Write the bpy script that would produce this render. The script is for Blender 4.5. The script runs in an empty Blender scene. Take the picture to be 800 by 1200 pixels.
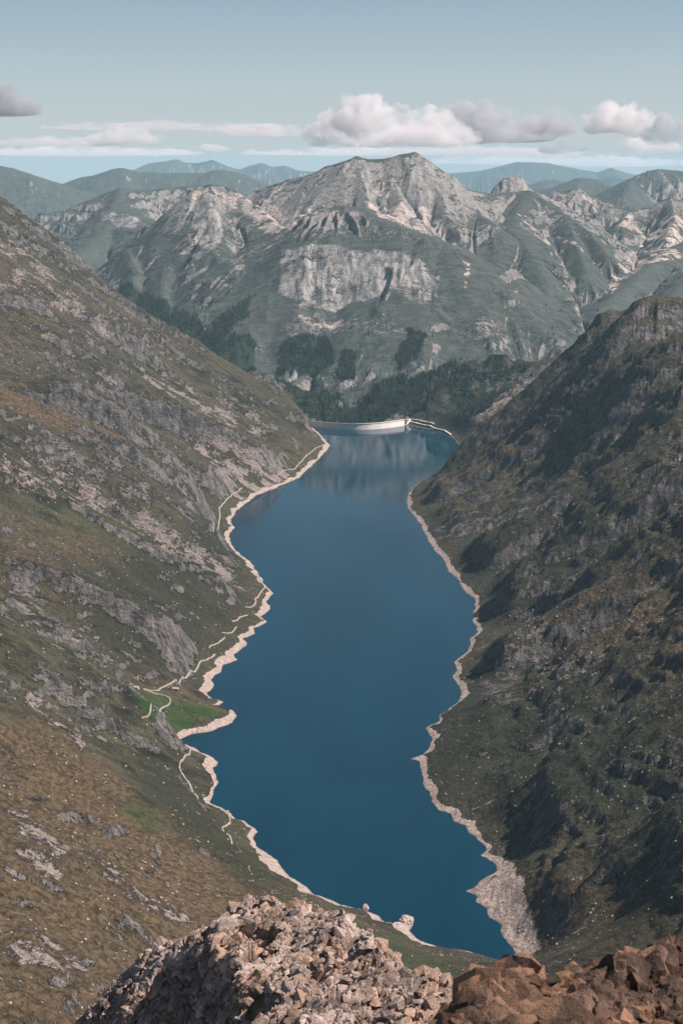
import bpy, bmesh, math, os, time
import numpy as np
T0 = time.time()
QUAL = float(os.environ.get('Q', '1.0'))
rng = np.random.default_rng(7)
f32 = np.float32
C = bpy.context.scene.collection

# ------------------------------------------------------------------ camera geometry (metres, lake surface at z = 0)
CAMZ = 1150.0
F = 2200.0
PITCH = math.radians(10.43)
CP, SP = math.cos(PITCH), math.sin(PITCH)

def ray(px, py):
    a = (px - 400) / F; b = (600 - py) / F
    return np.array([a, CP + b * SP, -SP + b * CP])

def U(px, py, Y):
    d = ray(px, py)
    return np.array([0, 0, CAMZ]) + d * (Y / d[1])

# ------------------------------------------------------------------ noise
def hash2(ix, iy, seed):
    h = (ix * 374761393 + iy * 668265263 + seed * 1442695041) & 0xFFFFFFFF
    h = ((h ^ (h >> 13)) * 1274126177) & 0xFFFFFFFF
    return (h ^ (h >> 16)) & 0xFFFFFFFF

def hf(ix, iy, seed):
    return (hash2(ix, iy, seed) / 4294967295.0).astype(f32)

def perlin(x, y, seed=0):
    xf = np.floor(x); yf = np.floor(y)
    ix = xf.astype(np.int64); iy = yf.astype(np.int64)
    fx = (x - xf).astype(f32); fy = (y - yf).astype(f32)
    u = fx * fx * fx * (fx * (fx * 6 - 15) + 10); v = fy * fy * fy * (fy * (fy * 6 - 15) + 10)
    def g(ox, oy):
        a = hf(ix + ox, iy + oy, seed) * f32(6.2831853)
        return np.cos(a) * (fx - ox) + np.sin(a) * (fy - oy)
    n0 = g(0, 0); n1 = g(1, 0); n2 = g(0, 1); n3 = g(1, 1)
    a = n0 + u * (n1 - n0); b = n2 + u * (n3 - n2)
    return (a + v * (b - a)) * f32(1.5)

def fbm(x, y, L, octv, seed=0, gain=0.5, ridged=False):
    out = np.zeros(x.shape, f32); amp = 1.0; tot = 0
    for o in range(octv):
        n = perlin(x / L + 13.7 * o, y / L - 7.1 * o, seed + o)
        if ridged: n = 1 - 2 * np.abs(n)
        out += amp * n; tot += amp; amp *= gain; L = L / 2.03
    return out / tot

def worley(x, y, seed=0):
    """distance to nearest and second nearest jittered point, id hash of the nearest, its offset"""
    ix = np.floor(x).astype(np.int64); iy = np.floor(y).astype(np.int64)
    d1 = np.full(x.shape, 9.0, f32); d2 = np.full(x.shape, 9.0, f32)
    cid = np.zeros(x.shape, f32); ox = np.zeros(x.shape, f32); oy = np.zeros(x.shape, f32)
    cid2 = np.zeros(x.shape, f32)
    for dx in (-1, 0, 1):
        for dy in (-1, 0, 1):
            jx = ix + dx; jy = iy + dy
            px = jx + 0.15 + 0.7 * hf(jx, jy, seed); py = jy + 0.15 + 0.7 * hf(jx, jy, seed + 1)
            ex = (x - px).astype(f32); ey = (y - py).astype(f32)
            d = np.sqrt(ex * ex + ey * ey)
            m = d < d1
            d2 = np.where(m, d1, np.minimum(d2, d)); 
            cid = np.where(m, hf(jx, jy, seed + 2), cid); cid2 = np.where(m, hf(jx, jy, seed + 3), cid2)
            ox = np.where(m, ex, ox); oy = np.where(m, ey, oy)
            d1 = np.where(m, d, d1)
    return d1, d2, cid, cid2, ox, oy

def sstep(a, b, x):
    t = np.clip((x - a) / (b - a), 0, 1)
    return t * t * (3 - 2 * t)

# ------------------------------------------------------------------ polar grid round the summit
TH = np.radians(np.concatenate([
    np.linspace(-32, -14.2, 30), np.linspace(-14, 14, int(920 * QUAL)), np.linspace(14.2, 32, 30)]))
def geo(a, b, k):
    n = int(math.log(b / a) / (k / QUAL)); return a * np.exp(np.linspace(0, math.log(b / a), n, endpoint=False))
def lin(a, b, st):
    return np.linspace(a, b, max(2, int((b - a) / st * QUAL)), endpoint=False)
R = np.concatenate([[30.0], geo(45, 1500, 0.035), geo(1500, 9150, 0.00155), lin(9150, 11000, 13), lin(11000, 14600, 8.5),
                    lin(14600, 19000, 22), geo(19000, 34000, 0.004), geo(34000, 75000, 0.0045), [75000.0]])
NT, NR = len(TH), len(R)
iA = int(np.searchsorted(R, 9150))          # valley terrain rows up to here
iB = int(np.searchsorted(R, 19000))
TT, RR = np.meshgrid(TH, R)                  # rows = radius
X = (RR * np.sin(TT)); Y = (RR * np.cos(TT))
print('grid', NT, NR, NT * NR)

# ------------------------------------------------------------------ shoreline (pixels of the photo on the z = 0 plane)
LEFT = [(362,498),(372,506),(387,522),(380,531),(370,541),(350,560),(320,573),(300,581),(288,590),(277,599),(270,610),(275,618),
 (268,628),(272,640),(280,648),(292,657),(303,672),(308,682),(320,695),(313,704),(317,713),(306,722),(312,729),(297,737),(299,743),(286,748),
 (290,756),(275,766),(277,773),(262,779),(256,789),(247,796),(250,803),(243,812),(248,819),(263,823),(255,828),(273,832),(277,838),(272,847),(250,856),
 (222,861),(212,866),(216,872),(230,879),(245,884),(256,893),(249,899),(249,906),(257,915),(250,926),(247,940),(262,948),
 (272,953),(277,961),(286,962),(301,974),(297,985),(305,995),(322,1008),(335,1023),(352,1036),(372,1049),(400,1061),(425,1068),
 (436,1071),(450,1079),(466,1083),(472,1072),(484,1074),(486,1083),(480,1092),(495,1103),(515,1110),(550,1115),(575,1122)]
RIGHT = [(600,1126),(604,1118),(590,1100),(586,1085),(573,1075),(571,1065),(558,1055),(560,1050),(544,1045),(566,1032),(583,1020),(577,1008),(561,1003),(572,993),
 (560,984),(550,977),(545,967),(532,962),(527,953),(512,948),(505,938),(502,928),(495,912),(492,900),(494,893),(481,890),(497,884),(503,873),
 (507,865),(498,853),(510,847),(517,836),(530,827),(542,814),(537,804),(530,795),(535,785),(532,775),(545,765),(551,757),(550,749),(560,740),
 (553,727),(556,714),(557,702),(546,695),(540,686),(535,677),(525,669),(520,655),(510,646),(502,634),(493,615),(486,605),(478,596),(476,585),
 (482,572),(496,563),(515,553),(526,545),(536,533),(538,522),(530,512),(508,504),(486,500)]
DAMW = [(476,498.5),(462,500.5),(445,502),(430,502.6),(412,502.3),(392,501.2),(376,499.5)]
def shore_pts(l): 
    o = []
    for p in l:
        d = ray(*p); t = -CAMZ / d[2]; o.append((d[0] * t, d[1] * t))
    return np.array(o)
LAKE = shore_pts(LEFT + RIGHT + DAMW)

def seg_dist(px, py, a, b):
    ax, ay = a; bx, by = b
    dx, dy = bx - ax, by - ay
    t = np.clip(((px - ax) * dx + (py - ay) * dy) / (dx * dx + dy * dy + 1e-9), 0, 1)
    return np.hypot(px - ax - t * dx, py - ay - t * dy), t

def poly_sd(px, py, P):
    """signed distance, positive outside"""
    d = np.full(px.shape, 1e9, f32); ins = np.zeros(px.shape, bool)
    n = len(P)
    for i in range(n):
        a = P[i]; b = P[(i + 1) % n]
        dd, _ = seg_dist(px, py, a, b)
        d = np.minimum(d, dd)
        if a[1] != b[1]:
            c = ((a[1] > py) != (b[1] > py)) & (px < (b[0] - a[0]) * (py - a[1]) / (b[1] - a[1]) + a[0])
            ins ^= c
    return np.where(ins, -d, d)

xa = X[:iA + 1].astype(f32); ya = Y[:iA + 1].astype(f32)
# shore wobble so that the outline is uneven at the metre scale
wx = 7 * fbm(xa, ya, 45, 3, 91); wy = 14 * fbm(xa, ya, 60, 3, 95)
SD = poly_sd(xa + wx, ya + wy, LAKE).astype(f32)
print('sd', time.time() - T0)

# ------------------------------------------------------------------ valley: thin plate surface through surveyed points
CTRL = [
 # left skyline spur
 (0,240,9000),(30,262,8900),(60,285,8800),(95,315,8700),(130,345,8600),(165,372,8500),(200,395,8400),(230,414,8320),(260,430,8250),(285,446,8170),(305,458,8120),(325,473,8060),(345,489,8010),(362,503,7950),(375,511,7900),
 # left slope
 (0,300,7700),(60,330,7800),(130,380,7800),(200,440,7700),(270,480,7700),(330,520,7650),
 (0,350,7150),(100,400,7200),(200,480,7000),
 (0,400,6650),(0,448,5900),(60,470,5800),(110,498,5750),(150,520,5700),(200,560,5750),
 (0,480,5450),(60,520,5350),(120,560,5300),(200,620,5250),(60,585,4900),
 (0,540,4950),(0,600,4500),(100,640,4550),(200,680,4650),(260,690,4850),
 (0,675,4080),(60,710,4020),(110,750,3950),(150,790,3850),
 (0,735,3680),(70,765,3680),(130,805,3650),(170,830,3640),(165,805,3800),(215,830,3780),(185,858,3640),
 (0,800,3300),(100,870,3250),(180,920,3150),(0,860,2980),(100,950,2820),(200,1000,2720),
 (0,950,2550),(100,1020,2420),(200,1060,2420),(0,1050,2170),(100,1100,2120),(0,1140,1880),(0,1195,1730),(100,1195,1880),(200,1120,2260),(270,1090,2400),(300,1060,2540),
 (200,1190,1950),(300,1120,2380),(400,1105,2440),(460,1132,2370),(540,1152,2330),(500,1122,2480),(300,1190,2080),(450,1190,2080),(560,1185,2150),(620,1150,2330),
 (650,1090,2600),(680,1060,2660),(700,1100,2440),(740,1150,2180),(620,1075,2640),(640,1040,2730),(800,1080,2330),(800,1140,2080),(700,1190,2060),
 # right skyline spur
 (551,528,7560),(568,521,7540),(586,513,7500),(604,508,7450),(620,492,7400),(640,465,7250),(660,432,7050),(680,418,6950),(700,402,6850),(725,388,6700),(745,380,6600),(762,366,6500),(782,385,6400),(800,400,6330),(840,430,6250),(890,440,6250),(850,470,5600),(900,560,4900),
 # right slope
 (800,420,5900),(800,450,5650),(730,440,6100),(660,460,6600),(600,520,6900),(680,520,6000),(560,560,6850),(620,580,5900),(740,510,5600),
 (800,530,4980),(720,580,5050),(640,650,5050),(800,620,4380),(720,680,4350),(640,740,4380),(800,720,3820),(700,760,3900),(620,800,3980),
 (800,820,3280),(700,850,3380),(600,880,3520),(800,920,2880),(700,950,2960),(600,960,3120),(800,1000,2600),(700,1010,2750),(650,1000,2860),
]
P3 = [tuple(U(*c)) for c in CTRL]
P3 += [ # slope below the summit we stand on, and the ground hidden behind the spurs or outside the frame
 (0,0,1142),(0,120,1070),(0,300,960),(0,600,800),(0,1000,590),(0,1500,370),(-500,600,800),(500,600,800),(-900,1200,620),(900,1200,640),(-350,1100,560),(350,1100,560),(-1500,1500,760),(1500,1500,800),
 (-1100,2200,560),(-1300,3000,720),(-1500,4000,900),(-2000,5200,1150),(-2400,6600,1350),(-2600,8000,1400),(-2300,9300,1200),(-4500,9500,1000),
 (1050,2100,600),(1100,3000,640),(1300,4000,740),(1700,5200,760),(2100,6400,760),(1700,7300,520),(2300,8600,600),(4500,9500,1000),
 (-900,8900,280),(-500,8800,60),(-1700,9500,700),(1000,8000,250),(1300,7200,430),(1250,8500,360),(820,8600,160),(640,8200,70),(560,7900,35),
 (150,8600,-150),(0,8600,-150),(-100,8750,-170),(200,8900,-200),(100,9400,-260),(500,8900,30),(330,8550,30),(480,9300,60),(-200,8480,30),(-260,8700,10),(-300,9300,-60),(900,9300,180),(330,8420,32),(-180,8400,32)]
P3 += [(p[0], p[1], 6.0) for p in LAKE[::4]]
P3 = np.array(P3)
CXC = P3[:, :2] / 1000.0
def tps_fit(c, z, lam=0.003):
    n = len(c)
    d = np.hypot(c[:, None, 0] - c[None, :, 0], c[:, None, 1] - c[None, :, 1])
    K = np.where(d > 0, d * d * np.log(d + 1e-12), 0) + lam * np.eye(n)
    Pm = np.c_[np.ones(n), c]
    A = np.zeros((n + 3, n + 3)); A[:n, :n] = K; A[:n, n:] = Pm; A[n:, :n] = Pm.T
    w = np.linalg.solve(A, np.r_[z, 0, 0, 0])
    return w
W = tps_fit(CXC, P3[:, 2])
def tps_eval(x, y):
    x = x / 1000.0; y = y / 1000.0
    o = W[-3] + W[-2] * x + W[-1] * y
    for i in range(len(CXC)):
        r2 = (x - CXC[i, 0]) ** 2 + (y - CXC[i, 1]) ** 2 + 1e-9
        o = o + (0.5 * W[i]) * r2 * np.log(r2)
    return o
# evaluate on every 3rd grid node, interpolate between
def up(A, n0, n1, i0, i1):
    a = np.empty((A.shape[0], n1)); 
    for r in range(A.shape[0]): a[r] = np.interp(np.arange(n1), i1, A[r])
    b = np.empty((n0, n1)); fi = np.interp(np.arange(n0), i0, np.arange(len(i0)))
    k = np.clip(fi.astype(int), 0, len(i0) - 2); t = (fi - k)[:, None]
    return a[k] * (1 - t) + a[k + 1] * t
i0 = np.unique(np.r_[np.arange(0, iA + 1, 4), iA]); i1 = np.unique(np.r_[np.arange(0, NT, 4), NT - 1])
HA = up(tps_eval(X[np.ix_(i0, i1)], Y[np.ix_(i0, i1)]), iA + 1, NT, i0, i1).astype(f32)
print('tps', time.time() - T0)

# ------------------------------------------------------------------ mountains behind: ridges with falling flanks
# (points px,py,Y km), flank slope, rounding radius
RIDGES = [
 ([(305,222,13.6),(340,210,13.5),(362,206,13.45),(385,195,13.4),(404,189,13.35),(418,184,13.3),(432,187,13.3),(455,186,13.3),(470,181,13.3),(485,179,13.3),(497,187,13.3),(512,202,13.3),(524,213,13.35),(545,222,13.5),(575,227,13.7),(600,225,13.8),(618,224,13.8),(640,237,13.6),(662,252,13.4),(690,272,13.1),(712,300,12.7)], 0.80, 30),
 ([(418,184,13.3),(425,215,13.0),(430,240,12.75)], 1.15, 15),
 ([(485,179,13.3),(500,205,13.1),(515,225,12.95),(522,250,12.7)], 1.0, 15),
 ([(455,186,13.3),(460,215,13.0),(470,235,12.8)], 1.1, 15),
 ([(385,195,13.4),(385,225,13.1),(378,245,12.9)], 1.1, 15),
 ([(362,206,13.45),(355,225,13.2),(350,240,13.1)], 1.1, 15),
 ([(545,222,13.5),(560,250,13.0),(575,262,12.7)], 0.8, 20),
 ([(583,216,14.4),(590,210,14.4),(600,208,14.4),(611,210,14.4),(620,221,14.4)], 1.4, 8),
 # left peak
 ([(124,338,12.9),(133,318,12.8),(140,303,12.75),(150,292,12.7),(165,288,12.7),(190,284,12.8),(206,270,12.9),(216,250,13.0),(223,231,13.0),(230,221,13.0),(245,217,13.0),(260,217,13.0),(275,224,12.95),(300,240,12.8),(318,257,12.6),(332,270,12.4)], 0.85, 20),
 ([(245,217,13.0),(250,250,12.6),(255,290,12.2),(262,330,11.8)], 0.85, 25),
 ([(206,270,12.9),(200,300,12.4),(190,340,11.9),(200,370,11.4)], 0.8, 25),
 ([(150,292,12.7),(160,320,12.3),(150,350,11.9)], 0.9, 20),
 # dome
 ([(334,272,12.3),(350,262,12.2),(375,249,12.0),(400,241,11.9),(420,243,11.9),(440,254,11.8),(470,267,11.6),(500,276,11.5),(525,287,11.4),(545,305,11.3)], 0.62, 90),
 ([(334,272,12.3),(322,290,11.9),(318,320,11.55),(300,350,11.25),(290,380,10.9)], 1.0, 25),
 ([(380,292,11.45),(430,292,11.42),(480,303,11.35),(510,325,11.2),(516,345,11.1)], 1.0, 40),
 ([(430,292,11.42),(420,350,11.0),(400,400,10.75),(395,440,10.5)], 0.75, 60),
 ([(340,292,11.5),(335,350,11.1),(330,400,10.8),(325,440,10.45)], 0.75, 60),
 # central right hill
 ([(618,224,13.8),(600,262,13.0),(590,300,12.5),(560,330,11.9),(540,340,11.6),(520,358,11.3),(495,388,10.95),(475,418,10.6),(462,436,10.45)], 0.72, 50),
 ([(600,262,13.0),(625,300,12.4),(640,340,11.9),(640,380,11.3),(635,420,10.8)], 0.75, 50),
 ([(560,330,11.9),(560,370,11.3),(555,400,10.9),(545,425,10.5)], 0.7, 50),
 ([(662,252,13.4),(680,300,12.7),(690,330,12.2)], 0.8, 30),
 # dark peaks and right massif
 ([(632,238,16.2),(643,229,16.2),(650,223,16.2),(662,224,16.2),(676,220,16.2),(688,229,16.2),(700,231,16.2),(712,236,16.1),(730,246,16.0),(745,262,15.8)], 0.9, 15),
 ([(727,262,14.4),(737,250,14.6),(750,244,14.7),(762,243,14.7),(772,236,14.7),(783,232,14.7),(800,235,14.7),(830,225,14.7),(900,205,14.5)], 0.95, 15),
 ([(783,232,14.7),(790,260,14.3),(780,280,13.9)], 1.0, 20),
 ([(830,270,14.0),(790,290,13.5),(760,310,12.9),(735,335,12.2),(715,352,11.6),(700,366,11.1)], 0.62, 50),
 ([(900,260,13.5),(830,310,12.5),(790,345,11.8),(760,370,11.2)], 0.6, 60),
 # far left hill with cliff
 ([(-60,300,17.5),(20,296,17.3),(60,287,17),(80,279,17),(100,262,17),(118,243,17),(130,225,17),(143,220,17),(165,223,17.1),(190,221,17.2),(216,218,17.3),(240,225,17.4),(300,235,17.5)], 0.75, 25),
 ([(143,220,17),(120,275,15.8),(90,300,15.0),(70,310,14.6)], 0.6, 60),
 ([(130,225,17),(160,262,16.0),(190,275,15.4)], 0.5, 60),
 # forested hills right behind the dam
 ([(380,494,9.75),(395,482,9.75),(415,468,9.8),(432,457,9.85),(450,446,9.9),(475,441,9.9),(520,430,10.0)], 0.62, 25),
 ([(470,487,9.25),(490,468,9.3),(505,452,9.35),(522,434,9.4),(545,424,9.45),(575,421,9.5),(605,430,9.5),(632,440,9.4),(700,420,9.4)], 0.6, 30),
 ([(545,424,9.45),(540,460,9.15),(525,485,8.9)], 0.6, 30),
 ([(250,425,9.6),(290,437,9.45),(320,447,9.35),(345,461,9.25),(362,478,9.15),(372,492,9.1)], 0.6, 30),
 # hazy ranges
 ([(-200,190,26),(-60,188,26),(0,195,26),(12,197,26),(35,209,26),(60,216,26),(80,222,26),(110,240,26)], 0.38, 80),
 ([(0,230,30),(40,224,30),(75,217,30),(100,208,30),(125,204,30),(133,200,30),(142,197,30),(152,202,30),(170,203,30),(200,204,30),(240,203,30),(258,199,30),(268,201,30),(280,209,30),(300,218,30),(330,222,30),(400,228,30)], 0.4, 80),
 ([(130,205,60),(160,200,60),(178,191,60),(190,189,60),(205,186,60),(216,190,60),(232,191,60),(248,188,60),(262,194,60),(280,199,60),(296,194,60),(306,191,60),(318,196,60),(333,194,60),(350,200,60),(380,202,60),(450,206,60)], 0.45, 60),
 ([(500,205,62),(560,200,62),(585,195,62),(605,190,62),(640,191,62),(668,196,62),(700,202,62),(715,197,62),(735,203,62),(780,208,62),(900,206,62)], 0.4, 60),
 ([(600,222,38),(625,215,38),(640,211,38),(652,212,38),(668,220,38),(700,226,38)], 0.4, 60),
 ([(650,226,28),(668,214,28),(682,208,28),(690,209,28),(704,214,28),(722,220,28),(760,228,28)], 0.45, 40),
 ([(690,236,22),(706,226,22),(722,219,22),(738,211,22),(750,206,22),(762,200,22),(770,199,22),(785,200,22),(800,201,22),(850,206,22),(950,190,22)], 0.5, 30),
 ([(738,211,22),(735,225,21),(728,235,20.3)], 0.55, 30),
]
x = X[iA:].astype(f32); y = Y[iA:].astype(f32)
rr = RR[iA:]
HB = (-290 - 60 * sstep(10000, 14000, y) + 30 * fbm(x, y, 3000, 3, 5)).astype(f32) - 250 * sstep(19000, 26000, y).astype(f32)
wpx = (70 * fbm(x, y, 900, 3, 21)).astype(f32); wpy = (70 * fbm(x, y, 900, 3, 31)).astype(f32)
RD = np.full(x.shape, 1e9, f32)
for pts, k, rad in RIDGES:
    Q = [U(p[0], p[1], p[2] * 1000) for p in pts]
    ymin = min(q[1] for q in Q); ymax = max(q[1] for q in Q); zmax = max(q[2] for q in Q)
    reach = (zmax + 450) / k + 400
    r0 = int(np.searchsorted(rr[:, 0], ymin - reach)); r1 = int(np.searchsorted(rr[:, 0], (ymax + reach) / 0.85))
    if r1 - r0 < 2: continue
    sx = x[r0:r1]; sy = y[r0:r1]; px_ = sx; py_ = sy
    best = np.full(sx.shape, -1e9, f32); bd = np.full(sx.shape, 1e9, f32)
    for a, b in zip(Q[:-1], Q[1:]):
        d, t = seg_dist(px_, py_, a[:2], b[:2])
        bd = np.minimum(bd, d)
        z = a[2] + t * (b[2] - a[2])
        d = d * (1 + 0.22 * (wpx[r0:r1] / 70)) 
        h = z - k * (np.sqrt(d * d + rad * rad) - rad)
        # flanks ease out towards their foot
        h = np.where(h < 100, h + 0.18 * (100 - h), h)
        best = np.maximum(best, h)
    ks = 18.0 * (1 if ymin < 19000 else 2)
    H0 = HB[r0:r1]; hh = np.clip(ks - np.abs(H0 - best), 0, None) / ks
    HB[r0:r1] = np.maximum(H0, best) + hh * hh * ks * 0.25
    RD[r0:r1] = np.minimum(RD[r0:r1], bd)
print('ridges', time.time() - T0)

# ------------------------------------------------------------------ whole height field + blend
H = np.zeros(X.shape, f32)
H[:iA + 1] = HA
H[iA + 1:] = HB[1:]
# blend the two across 8.7 .. 9.6 km: the ridge sum also holds near the boundary
nb = int(np.searchsorted(R, 8500))
xb = X[nb:iA].astype(f32); yb = Y[nb:iA].astype(f32)
HBn = np.full(xb.shape, -290, f32)
for pts, k, rad in RIDGES:
    Q = [U(p[0], p[1], p[2] * 1000) for p in pts]
    if min(q[1] for q in Q) > 10500: continue
    for a, b in zip(Q[:-1], Q[1:]):
        d, t = seg_dist(xb, yb, a[:2], b[:2]); z = a[2] + t * (b[2] - a[2])
        h = z - k * (np.sqrt(d * d + rad * rad) - rad)
        HBn = np.maximum(HBn, np.where(h < 100, h + 0.18 * (100 - h), h))
w = sstep(8700, 9150, RR[nb:iA]).astype(f32)
Anear = H[nb:iA]
H[nb:iA] = Anear * (1 - w) + HBn * w
# near hillside behind the left skyline stays, mountain side takes over
mx = np.maximum(H[nb:iA], HBn - 60 * (1 - w)); H[nb:iA] = np.where(yb > 8700, np.maximum(H[nb:iA], np.minimum(mx, HBn)), H[nb:iA])

def grad(Hh, lo, hi):
    r = R[lo:hi]
    gr = np.gradient(Hh, r, axis=0); gt = np.gradient(Hh, TH, axis=1) / r[:, None]
    s, c = np.sin(TT[lo:hi]), np.cos(TT[lo:hi])
    return (gr * s + gt * c).astype(f32), (gr * c - gt * s).astype(f32)

def gully(Hh, xx, yy, gx, gy, L, strength, seed):
    """one octave of downslope gullies: cosine stripes that run with the slope, blended over jittered cells"""
    s = np.sqrt(gx * gx + gy * gy) + 1e-4
    dx, dy = -gy / s, gx / s                              # across the slope
    cell = L * 2.2
    ux = xx / cell; uy = yy / cell
    ix = np.floor(ux).astype(np.int64); iy = np.floor(uy).astype(np.int64)
    co = np.zeros(xx.shape, f32); si = np.zeros(xx.shape, f32); ws = np.full(xx.shape, 1e-4, f32)
    kf = f32(2 * math.pi / L)
    for ox in (-1, 0, 1):
        for oy in (-1, 0, 1):
            jx = ix + ox; jy = iy + oy
            px = (jx + 0.5 + 0.8 * (hf(jx, jy, seed) - 0.5)) * cell; py = (jy + 0.5 + 0.8 * (hf(jx, jy, seed + 7) - 0.5)) * cell
            ex = (xx - px).astype(f32); ey = (yy - py).astype(f32)
            d2 = (ex * ex + ey * ey) / (cell * cell)
            wgt = np.clip(1 - d2 / 1.2, 0, 1) ** 3
            ph = (ex * dx + ey * dy) * kf + 6.2832 * hf(jx, jy, seed + 13)
            co += wgt * np.cos(ph); si += wgt * np.sin(ph); ws += wgt
    m = co / ws; q = si / ws
    mag = np.sqrt(m * m + q * q) + 0.3
    c = m / mag; sn = q / mag
    amp = strength * L * sstep(0.12, 0.75, s)
    hg = (1 - np.abs(c)) * -1.0 + 0.45                     # sharp crests, broad furrows
    hg = 0.55 * c + 0.45 * (1 - 2 * np.abs(sn))
    ngx = gx + amp * (-sn * kf * dx); ngy = gy + amp * (-sn * kf * dy)
    return amp * hg, ngx, ngy

def terrain_detail(lo, hi, mask, octs, seed, rough):
    Hh = H[lo:hi]; xx = X[lo:hi].astype(f32); yy = Y[lo:hi].astype(f32)
    out = np.zeros(Hh.shape, f32)
    gx, gy = grad(Hh, lo, hi)
    for i, (L, s) in enumerate(octs):
        dh, gx, gy = gully(Hh, xx, yy, gx, gy, L, s, seed + 50 * i)
        out += dh * mask
    return out

# valley detail
shoref = sstep(0, 130, SD) * sstep(-1, 4, SD)
keep = shoref.copy()
keep *= (1 - 0.9 * sstep(0, 1, (ya - 8330) / 60) * (np.abs(xa - 60) < 330) * sstep(9000, 8800, ya)).astype(f32)
meadow = np.exp(-(((xa + 420) / 90) ** 2 + ((ya - 3760) / 110) ** 2)).astype(f32)
keep *= 1 - 0.8 * meadow
nearf = sstep(700, 1700, ya).astype(f32)
keep *= (1 - .85 * sstep(2800, 2500, ya) * sstep(520, 380, xa) * sstep(-300, -180, xa)).astype(f32)
rough_r = (0.45 + 0.95 * sstep(0, 500, xa)).astype(f32)
D = terrain_detail(0, iA + 1, keep, [(520, .055), (240, .06), (110, .055), (52, .05), (25, .045)], 100, 1)
D += keep * (34 * fbm(xa * .5, ya, 700, 4, 301) * (0.55 + 0.45 * rough_r) + 10 * fbm(xa * .25, ya, 120, 4, 311, 0.6, True) * rough_r + 6 * fbm(xa * .3, ya, 60, 4, 321, 0.62, True))
def ribs(yy, L, A):
    q = yy / L; fr = q - np.floor(q)
    return A * np.where(fr < .22, sstep(0, .22, fr), 1 - (fr - .22) / .78)
w1 = 95 * fbm(xa, ya, 1000, 4, 351, .48); w2 = 34 * fbm(xa * .5, ya, 300, 4, 356, .55)
a1 = (.35 + .65 * sstep(-.25, .3, fbm(xa, ya, 800, 2, 361))); a2 = sstep(-.2, .3, fbm(xa * .4, ya, 420, 2, 366))
farish = sstep(1800, 4500, ya) * .6 + .4
D += keep * farish * (ribs(ya + w1 - .12 * np.abs(xa), 560, 92) * a1 + ribs(ya + w2 + .5 * w1 + .1 * np.abs(xa), 215, 38) * a2 + ribs(ya + w2, 90, 13) * sstep(-.1, .3, fbm(xa * .4, ya, 260, 2, 371)) - 25 * a1 - 10 * a2)
# benches and crags: terraces along tilted strata
def crags(z, xx, yy, step, seed, amt):
    q = z / step + 0.9 * fbm(xx, yy, step * 9, 3, seed)
    fr = q - np.floor(q)
    t = sstep(0.25, 0.75, fr) - fr
    return amt * step * t
cm = sstep(-0.15, 0.35, fbm(xa, ya, 420, 3, 401)) * keep
cm2 = sstep(0.0, 0.4, fbm(xa, ya, 300, 3, 411)) * keep
base = H[:iA + 1] + D
D += np.maximum(cm, .8 * sstep(200, 450, xa) * keep) * crags(base + 18 * fbm(xa, ya, 130, 3, 425, .6), xa, ya, 70, 421, 0.22) * np.minimum(rough_r, 1.2)
D += cm2 * crags(base, xa, ya, 24, 431, 0.75)
D += keep * rough_r * (5 * fbm(xa * .5, ya, 30, 3, 441, .65, True) + 3 * fbm(xa, ya, 75, 3, 446, .6, True))
H0 = H[:iA + 1].copy()
HV = H0 + D * nearf
# the rocky summit on the right hand skyline
for q_, k_, a_ in ((U(763, 353, 6480), .95, 16), (U(742, 370, 6580), 1.0, 10), (U(776, 363, 6440), .95, 10), (U(712, 383, 6750), 1.0, 10), (U(684, 396, 6900), .9, 12), (U(664, 408, 7020), 1.0, 12), (U(646, 432, 7180), 1.0, 14), (U(628, 456, 7330), 1.1, 12), (U(611, 484, 7430), 1.1, 12), (U(590, 500, 7500), 1.0, 10)):
    dd_ = np.hypot(xa - q_[0], ya - q_[1]); HV = np.maximum(HV, q_[2] - k_ * dd_ + np.minimum(1, dd_ / 30) * a_ * fbm(xa, ya, 40, 4, 451, .6))
# shore profile
lakeside = (ya < 8430) & (ya > 2300)
floor_ = np.maximum(HV, np.minimum(SD * 0.35, 25 + SD * .1))
HV = np.where(lakeside, floor_, HV)
prof = np.where(SD > 0, 0.42 * SD, 0.5 * SD) + np.where(SD > 0, 1, 0) * (2.0 * fbm(xa, ya, 18, 3, 77) * sstep(0, 12, SD))
wS = sstep(15, 110, SD)
HV = np.where((SD < 110) & (ya < 8500), prof * (1 - wS) + HV * wS, HV)
HV = np.where(SD < 0, np.maximum(-60, prof), HV)
# keep the dam's downstream side low
dn = (ya > 8330) & (SD > 0) & (np.abs(xa - 60) < 215) & (ya < 8800)
HV = np.where(dn, np.minimum(HV, -20 - (ya - 8430) * 0.3), HV)
H[:iA + 1] = HV

# mountain detail
xm = X[iA:iB].astype(f32); ym = Y[iA:iB].astype(f32)
tame = (0.06 + 0.94 * sstep(0, 300, RD[:iB - iA])).astype(f32)
D = terrain_detail(iA, iB, tame, [(900, .085), (420, .10), (200, .10), (95, .09), (46, .07)], 900, 1)
hm = H[iA:iB]
hi_ = sstep(250, 900, hm)
D += tame * (45 * fbm(xm, ym, 800, 4, 501) + (15 + 30 * hi_) * fbm(xm, ym, 170, 5, 511, 0.6, True))
D += crags(hm + D, xm, ym, 95, 521, 0.6) * sstep(-0.1, 0.3, fbm(xm, ym, 900, 3, 531)) * tame
D += 22 * fbm(xm, ym, 45, 2, 541, .6, True) * np.exp(-(((xm - 1310) / 150) ** 2 + ((ym - 14400) / 140) ** 2))
D *= sstep(9150, 9300, RR[iA:iB]).astype(f32)
H[iA:iB] += D
nearm = sstep(10300, 9700, ym) * sstep(9150, 9300, RR[iA:iB])
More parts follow.
